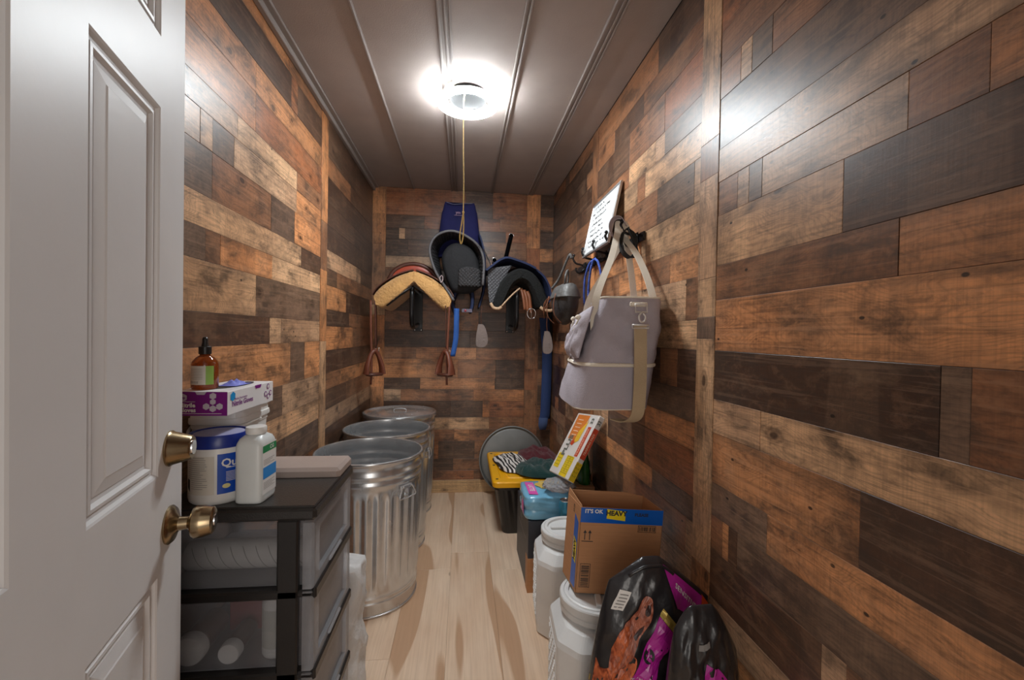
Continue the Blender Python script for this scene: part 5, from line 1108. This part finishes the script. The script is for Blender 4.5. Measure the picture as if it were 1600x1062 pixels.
# ================================================================== BACK WALL: saddle racks and saddles
def rack(label, x, z, y0=3.12, up_=.27):
    t = thing('saddle_rack', label, 'saddle rack', (x, D, z))
    MB().bb(x-.035, x+.035, D-.010, D-.003, z-.03, z+.30, ch=.002).build('wall_plate', BLKM, t, True, angle=30)
    MB().tube(bez([(x, D-.008, z+.02), (x, y0+.14, z), (x, y0+.045, z+.012), (x, y0+.005, z+.06), (x, y0, z+.14), (x, y0+.01, z+.24), (x, y0+.05, z+.275), (x, D-.008, z+.275)], 7), .0165, 14).build('bent_tube', BLKM, t, True, angle=60)
    for s_ in (-1, 1): MB().lathe([(0, 0), (.007, 0), (.006, .004), (0, .005)], 12, Matrix.Translation((x+s_*.025, D-.010, z-.018)) @ Matrix.Rotation(pi/2, 4, 'X')).build('bolt', CHROME, t, True)
    return seat(t)
rack('black bent tube rack under the western saddle', -.362, 1.325)
rack('black bent tube rack under the english saddle', .375, 1.325)
def arm(label, x0, x1, z0, z1, y1=3.15):
    t = thing('saddle_rack', label, 'saddle rack', (x0, D, z0))
    MB().bb(x0-.03, x0+.03, D-.010, D-.003, z0-.05, z0+.05, ch=.002).build('wall_plate', BLKM, t, True, angle=30)
    p = bez([(x0, D-.01, z0), (x0, D-.10, z0+.01), (x1, y1, z1)], 8); m = MB().tube(p, .017, 16); m.f = m.f[:-1]; m.build('arm_tube', BLKM, t, True, angle=60)
    d_ = (p[-1]-p[-2]).normalized(); m = MB().tube([p[-1]-d_*.004+Vector((.0165*(cos(a)), 0, .0165*sin(a))) for a in [2*pi*k/20 for k in range(20)]], .0022, 6, closed=True); m.build('tube_rim', CHROME, t, True)
    return seat(t)
arm('angled black tube arm rising above the english saddle, open end forward', .305, .330, 1.80, 1.995)
arm('short black tube arm just above the left end of the navy pad', .235, .208, 1.74, 1.806, 3.10)
nt = thing('rein_strap', 'thin silver edged black strap rising behind the english saddle', 'strap', (.16, 3.20, 1.80))
MB().band(bez([(.125, 3.19, 1.90), (.150, 3.17, 1.85), (.178, 3.15, 1.79), (.19, 3.15, 1.73)], 6), (.3, 1, 0), .014, .004).build('strap', BLK, nt, True)
MB().tube(bez([(.135, 3.18, 1.895), (.158, 3.16, 1.845), (.184, 3.14, 1.79)], 6), .0022, 6).build('metal_edge', CHROME, nt, True); seat(nt)

def arch(mb, pts, th, y0, y1, ny=8, flare=0.0, yfun=None, n=6, taper=0.0):
    """thick sheet following the 2-D arch pts (x,z), from y0 (front) to y1"""
    c = bez([(p[0], 0, p[1]) for p in pts], n); N = len(c); cen = sum(c, Vector())/N
    nr = []
    for i in range(N):
        t = (c[min(i+1, N-1)]-c[max(i-1, 0)]).normalized(); nr.append(Vector((-t.z, 0, t.x)))
    rings = []
    for j in range(ny+1):
        v = j/ny; y = lerp(y0, y1, v); out = []; inn = []
        for i in range(N):
            s_ = i/(N-1); e = th*.5*(1 if 0 < i < N-1 else .55)*(.6 if j in (0, ny) else 1)
            yy = y+(yfun(s_, v) if yfun else 0); q = Vector((cen.x+(c[i].x-cen.x)*(1+flare*v), yy, c[i].z-taper*v))
            out.append(q+nr[i]*e); inn.append(q-nr[i]*e)
        rings.append(out+inn[::-1])
    return mb.loft(rings)
SADL = mat('saddle_leather', srgb(116, 66, 48), .42, bump=.12, bscale=80, var=.12); SADD = mat('dark_saddle_leather', srgb(84, 48, 36), .4, bump=.12, bscale=80, var=.15)
FLE = mat('fleece_underside', srgb(206, 158, 98), .95, bump=.9, bscale=70, var=.12, nscale=14, sheen=.3)
wsd = thing('western_saddle', 'brown western saddle with tan fleece underside on the left rack', 'saddle', (-.35, 3.25, 1.63))
for s_ in (-1, 1):
    k = lambda P: [(-.345+(x+.345)*(-s_)*.97 if s_ > 0 else x, z) for x, z in P]
    top = k([(-.345, 1.708), (-.43, 1.680), (-.51, 1.638), (-.580, 1.582), (-.615, 1.530)]); bot = k([(-.345, 1.630), (-.42, 1.560), (-.49, 1.498), (-.555, 1.450), (-.596, 1.462)])
    T_ = bez([(x, 0, z) for x, z in top], 6); B_ = bez([(x, 0, z) for x, z in bot], 6); rings = []
    for v in (0, .02, .06, .3, .6, .9, 1):
        y = lerp(3.075, 3.50, v); e = .82 if v == 0 else .94 if v == .02 else 1
        R = [p for p in T_]+[p for p in B_[::-1]]; c_ = sum(R, Vector())/len(R); n_ = len(T_)
        o_ = []
        for i, p in enumerate(R):
            m_ = (T_[i]+B_[i])/2 if i < n_ else (T_[2*n_-1-i]+B_[2*n_-1-i])/2
            q = m_+(p-m_)*e; o_.append(Vector((q.x, y+.006*wob(i*1.7, v*3), q.z+.004*wob(i*2.1, v*9))))
        rings.append(o_)
    MB().loft(rings).build('fleece_panel', FLE, wsd, True, angle=60)
    off = [(x+.010*s_, z+.010) for x, z in top]; m = arch(MB(), off, .012, 3.085, 3.53, 8); m.build('skirt', SADD, wsd, True, angle=60)
# cantle
m = MB(); cp_ = [(-.535, 1.655), (-.50, 1.715), (-.44, 1.757), (-.37, 1.772), (-.30, 1.762), (-.24, 1.728), (-.20, 1.680)]
m.tube([(v.x, 3.20, v.z) for v in bez([(x, 0, z) for x, z in cp_], 6)], .016, 12); m.build('cantle_rim', SADD, wsd, True)
cc_ = bez([(x, 0, z) for x, z in cp_], 6); m = MB().grid(lambda u, v: (lerp(-.367, cc_[int(u*(len(cc_)-1))].x, 1-.45*v), 3.205+.10*v-.05*sin(pi*v), lerp(cc_[int(u*(len(cc_)-1))].z, 1.665, v**.8)), len(cc_)-1, 8, .008); m.build('cantle_face', mat('cantle_leather', srgb(168, 66, 42), .38, var=.08), wsd, True)
m = MB().grid(lambda u, v: (-.36+(u-.5)*lerp(.26, .20, v), lerp(3.26, 3.50, v), 1.70-.05*sin(pi*v)*(1-abs(2*u-1)**2)*.3-.06*abs(2*u-1)**2+.05*v**3), 12, 12, .02); m.build('seat', SADL, wsd, True)
MB().tube(bez([(-.36, 3.50, 1.73), (-.36, 3.50, 1.77), (-.36, 3.485, 1.80)], 4), [.016]*8+[.022], 12).build('horn', SADD, wsd, True)
for P in ([(-.345, 1.605), (-.25, 1.545), (-.16, 1.472)], [(-.36, 1.600), (-.44, 1.545), (-.53, 1.468)]):
    MB().band([(x, 3.11, z) for x, z in P], (0, 1, 0), .05, .012).build('rigging_strap', BLK, wsd, True)
def stirrup_set(root, x, ytop, ztop, zb, flip=1):
    MB().band(bez([(x, ytop, ztop), (x+.006, ytop-.01, ztop-.15), (x+.010, ytop-.01, zb+.19)], 6), (0, 1, 0), .05, .006).build('stirrup_leather', SADD, root, True)
    MB().band(bez([(x-.028*flip, ytop-.02, ztop), (x-.022*flip, ytop-.03, ztop-.2), (x-.014*flip, ytop-.03, zb+.06), (x-.018*flip, ytop-.03, zb-.06)], 6), (1, .2, 0), .014, .003).build('latigo_strap', SADL, root, True)
    MB().tube([(x+.010, ytop-.025, zb+.200), (x+.032, ytop-.025, zb+.195), (x+.032, ytop-.025, zb+.165), (x+.010, ytop-.025, zb+.165)], .0028, 6, closed=True).build('buckle', CHROME, root, True)
    st_ = MB(); ST = mat('stirrup_leather_red', srgb(112, 60, 42), .45, bump=.1)
    c = (x+.004, ytop-.01)
    sh = bez([(0, -.075, .0), (0, -.064, .06), (0, -.034, .13), (0, 0, .158), (0, .034, .13), (0, .064, .06), (0, .075, .0)], 6)
    st_.tube([(c[0]+p.y*.62, c[1]-.02+p.y*.55*flip, zb+p.z+.012) for p in sh], [(lerp(.036, .016, min(1, p.z/.13)), .015) for p in sh], 10, flat=(-.6*flip, .75, 0)); st_.build('stirrup_arch', ST, root, True, angle=60)
    MB().box((c[0], c[1]-.02, zb+.010), (.110, .058, .020), rz=.72*flip, ch=.007).build('stirrup_tread', SADD, root, True, angle=40)
stirrup_set(wsd, -.604, 3.10, 1.50, .985, 1); stirrup_set(wsd, -.128, 3.10, 1.49, .985, -1)
seat(wsd)
bs = thing('cinch_strap', 'short blue webbing strap hanging beside the right stirrup of the western saddle', 'strap', (-.05, 3.14, 1.45))
MB().band(bez([(-.052, 3.14, 1.46), (-.052, 3.13, 1.36), (-.055, 3.13, 1.24), (-.075, 3.13, 1.12)], 6), (1, .1, 0), .036, .004).build('webbing', mat('blue_webbing', srgb(44, 92, 168), .8, bump=.3, bscale=250), bs, True); seat(bs)

# centre: quilted pad with black saddle and navy cover
def quilt(name, col):
    T = NT(name); tc = T.n('TexCoord'); mp = T.n('Mapping', {0: tc.outputs['Object'], 'Scale': (30, 30, 30), 'Rotation': (0, .78, 0)})
    ch = T.n('TexWave', {0: mp.outputs[0], 'Scale': .6, 'Distortion': 0}, bands_direction='X').outputs[1]; c2_ = T.n('TexWave', {0: mp.outputs[0], 'Scale': .6}, bands_direction='Z').outputs[1]
    h_ = T.math('MULTIPLY', ch, c2_); bp = T.n('Bump', {'Strength': .8, 'Distance': .006, 'Height': h_}); T.l(bp.outputs[0], T.b.inputs['Normal'])
    T.l(T.mix(T.ramp(h_, [(.0, 0), (.3, 1)]), tuple(c*.5 for c in col), col), T.b.inputs['Base Color']); T.b.inputs['Roughness'].default_value = .75; return T.m
QG = quilt('quilted_dark_grey', srgb(60, 58, 60)); QG2 = quilt('quilted_grey', srgb(104, 104, 108))
NAVY = mat('navy_fabric', srgb(26, 28, 84), .85, bump=.3, bscale=20, var=.15); NAV2 = mat('navy_dark', srgb(22, 36, 74), .75, bump=.3, bscale=30, var=.15); BKF = mat('black_fabric', (.016, .016, .018), .85, bump=.3, bscale=60)
sp = thing('saddle_pad', 'dark grey quilted saddle pad arched over the centre of the back wall', 'saddle pad', (-.05, 3.25, 1.75))
m = arch(MB(), [(-.070, 1.510), (-.130, 1.60), (-.205, 1.72), (-.242, 1.86), (-.200, 1.955), (-.100, 1.995), (.005, 1.965), (.095, 1.895), (.132, 1.79), (.128, 1.62)], .014, 3.06, 3.46, 10, flare=-.25, yfun=lambda s, v: (.03*sin(pi*s))*(1-v)); m.build('quilted_panel', QG, sp, True, angle=60)
m = MB().tube(bez([(-.070, 3.06, 1.510), (-.130, 3.075, 1.60), (-.205, 3.08, 1.72), (-.242, 3.085, 1.86), (-.200, 3.088, 1.955), (-.100, 3.09, 1.995), (.005, 3.09, 1.965), (.095, 3.088, 1.895), (.132, 3.075, 1.79), (.128, 3.06, 1.62)], 6), .009, 8); m.build('binding', mat('grey_binding', srgb(92, 90, 92), .7), sp, True)
MB().tube(bez([(-.155, 3.05, 1.68), (-.168, 3.045, 1.66), (-.160, 3.04, 1.63), (-.148, 3.045, 1.645), (-.150, 3.05, 1.675)], 5), .003, 6).build('cord_tag', mat('pale_cord', srgb(170, 150, 150), .7), sp, True); seat(sp)
bsd = thing('dressage_saddle', 'black saddle in shadow inside the grey quilted pad', 'saddle', (.0, 3.32, 1.75))
sil = smooth_poly([(-.085, 1.58), (-.140, 1.70), (-.165, 1.82), (-.130, 1.90), (-.06, 1.935), (.03, 1.91), (.085, 1.84), (.108, 1.74), (.105, 1.62), (.02, 1.57)], 4)
m = MB().loft([[Vector((-.02+(x+.02)*e, y, 1.75+(z-1.75)*e)) for x, z in sil] for y, e in ((3.15, .80), (3.165, .93), (3.20, 1), (3.44, .86))]); m.build('panel', BKF, bsd, True, angle=60)
m = MB(); m.grid(lambda u, v: (lerp(-.045, .110, u), 3.125-.012*sin(pi*u), lerp(1.618, 1.735, v)+.02*sin(pi*u)*v), 12, 10, .02); m.build('knee_block', QG, bsd, True)
m = arch(MB(), [(-.06, 1.42), (-.085, 1.52), (-.03, 1.62), (.05, 1.60), (.06, 1.50), (.045, 1.44)], .03, 3.22, 3.46, 6); m.build('saddle_flap', mat('navy_dark', 0), bsd, True, angle=60)
MB().bb(-.015, .060, 3.205, 3.215, 1.438, 1.462, ch=.001).build('girth_tab', mat('girth_grey', srgb(110, 104, 120), .7), bsd); MB().lathe([(0, 0), (.009, 0), (0, .003)], 12, Matrix.Translation((.010, 3.203, 1.45)) @ Matrix.Rotation(pi/2, 4, 'X')).build('red_stud', mat('stud_red', srgb(150, 50, 60), .5), bsd)
seat(bsd)
nb = thing('saddle_cover', 'navy blue fabric cover standing tall above the quilted pad', 'saddle cover', (-.05, 3.40, 2.0))
m = MB(); rings = []
for j in range(20):
    t = j/19; z = lerp(1.86, 2.270, t); a = lerp(.165, .125, t**1.5)*(1-.12*max(0, t-.85)/.15); b = .055*(1-t**3)+.006
    rings.append([(-.045+x*a, 3.41+y*b*(1+.15*wob(x*4, t*6))-.01*t, z+.016*x*x*(t > .9)+.004*wob(x*3, t*5)) for x, y, _ in sq(1, 1, 0, 2.6, 40)])
m.loft(rings); m.build('cover', NAVY, nb, True, angle=60)
m = MB(); m.band(bez([(-.145, 3.37, 2.275), (-.09, 3.375, 2.262), (-.02, 3.375, 2.27), (.05, 3.385, 2.277)], 5), (0, 1, .3), .012, .004); m.build('seam_edge', mat('navy_edge', srgb(110, 116, 150), .6), nb, True)
m = MB(); nf = lambda u, v: Vector((-.055+u, 3.352, 2.195+v)); text_on(m, 'ym', .030, nf, .001); rect_on(m, nf, -.03, .03, -.022, -.019); m.build('embroidery', mat('embroidery_pink', srgb(150, 120, 150), .6), nb)
m = arch(MB(), [(.105, 2.02), (.135, 1.92), (.150, 1.80), (.145, 1.62), (.110, 1.48)], .02, 3.26, 3.50, 5); m.build('side_drape', mat('navy_dark', 0), nb, True, angle=60)
seat(nb)

# right: english saddle with black half pad and navy pad
es = thing('english_saddle', 'black english saddle seen from behind with tan edges on the right rack', 'saddle', (.40, 3.28, 1.62))
m = arch(MB(), [(.225, 1.478), (.262, 1.555), (.300, 1.640), (.350, 1.690), (.402, 1.705), (.462, 1.680), (.510, 1.620), (.545, 1.550), (.575, 1.485)], .088, 3.06, 3.42, 9, yfun=lambda s, v: .02*cos(2*pi*s)*(1-v)+.004*wob(s*12, v*4)); m.build('half_pad', mat('black_sheepskin', (.010, .011, .011), .95, bump=.8, bscale=110), es, True, angle=60)
m = MB().tube(bez([(.185, 3.075, 1.500), (.205, 3.07, 1.468), (.240, 3.065, 1.462), (.262, 3.065, 1.475)], 5), .011, 10); m.build('flap_edge', mat('cream_leather', srgb(200, 166, 132), .5), es, True)
m = MB().tube(bez([(.262, 3.07, 1.480), (.310, 3.08, 1.535), (.360, 3.09, 1.585), (.392, 3.09, 1.612)], 5), .006, 8); m.build('panel_welt', mat('cream_leather', 0), es, True)
m = MB().tube(bez([(.535, 3.065, 1.480), (.560, 3.06, 1.462), (.600, 3.06, 1.455), (.625, 3.065, 1.462)], 5), .011, 10); m.build('flap_edge', mat('cream_leather', 0), es, True)
for k in range(3): MB().band(bez([(.405+.022*k, 3.13, 1.615-.01*k), (.420+.022*k, 3.11, 1.55), (.432+.022*k, 3.10, 1.46-.012*k)], 5), (1, 0, .1), .020, .004).build('billet_strap', mat('billet_leather', srgb(134, 78, 48), .5, var=.1), es, True)
MB().tube([(.474+.030*cos(a), 3.07, 1.432+.036*sin(a)) for a in [2*pi*k/24 for k in range(24)]], .0036, 8, closed=True).build('girth_ring', CHROME, es, True)
MB().tube([(.474, 3.068, 1.400), (.470, 3.062, 1.465)], .0028, 6).build('buckle_tongue', CHROME, es, True)
def wrapped_iron(x, zt, zb_, wd):
    MB().band(bez([(x, 3.09, zt), (x-.006, 3.08, zt-.08), (x+.002, 3.08, zb_+.12)], 5), (0, 1, 0), .022, .004).build('stirrup_leather', SADD, es, True)
    m = MB(); m.prism(smooth_poly([(-wd*.30, .145), (wd*.15, .14), (wd*.45, .075), (wd*.5, .02), (wd*.2, -.012), (-wd*.4, -.006), (-wd*.45, .06)], 4), lambda u, v: (x+u, 3.055, zb_+v), .03, (0, 1, 0)); m.build('stirrup_hood', mat('worn_grey_leather', srgb(126, 112, 106), .7, bump=.3, bscale=50), es)
    for dz in (.055, .030): MB().lathe([(0, 0), (.004, 0), (.003, .002), (0, .003)], 10, Matrix.Translation((x+wd*.18, 3.0545, zb_+dz)) @ Matrix.Rotation(pi/2, 4, 'X')).build('rivet', CHROME, es)
wrapped_iron(.125, 1.475, 1.205, .085); wrapped_iron(.592, 1.440, 1.165, .070)
m = arch(MB(), [(.300, 1.76), (.36, 1.79), (.42, 1.795), (.48, 1.77)], .03, 3.30, 3.50, 5); m.build('cantle', SADD, es, True, angle=60)
seat(es)
np_ = thing('saddle_pad', 'navy blue pad with grey quilted flap under the english saddle', 'saddle pad', (.38, 3.25, 1.72))
m = arch(MB(), [(.148, 1.725), (.190, 1.760), (.240, 1.800), (.295, 1.822), (.360, 1.808), (.440, 1.780), (.500, 1.750)], .022, 3.05, 3.45, 8, yfun=lambda s, v: .02*sin(3*s)*(1-v)); m.build('navy_top', NAV2, np_, True, angle=60)
m = arch(MB(), [(.500, 1.750), (.560, 1.700), (.600, 1.630), (.612, 1.560), (.600, 1.515)], .022, 3.08, 3.45, 6); m.build('navy_side', NAV2, np_, True, angle=60)
m = MB().grid(lambda u, v: (lerp(lerp(.160, .180, v**2), lerp(.330, .225, 1-(1-v)**1.4), u), 3.10+.02*u+.01*sin(pi*v), lerp(1.745, 1.470, v)+.030*u*(1-v)), 10, 14, .012); m.build('quilted_flap', QG2, np_, True)
seat(np_)
# navy strap hanging at the right corner
ns = thing('lead_strap', 'long navy blue strap hanging down the right corner to the leaning lid', 'strap', (.665, 3.50, .51))
MB().band(bez([(.640, 3.48, 1.42), (.655, 3.49, 1.30), (.672, 3.50, 1.14), (.674, 3.51, .90), (.668, 3.51, .66), (.655, 3.51, .60)], 8), (1, 0, 0), .078, .006).build('webbing', mat('denim_blue', srgb(46, 66, 112), .85, bump=.3, bscale=200), ns, True)
MB().band([(.655, 3.508, .61), (.650, 3.505, .55), (.648, 3.50, .515)], (1, 0, 0), [.074, .070, .05], .009).build('folded_end', mat('denim_light', srgb(66, 82, 120), .85), ns, True)
MB().band(bez([(.690, 3.49, 1.50), (.700, 3.50, 1.20), (.700, 3.52, .80), (.695, 3.52, .60)], 6), (1, .2, 0), .035, .004).build('dark_strap', BKF, ns, True); seat(ns)
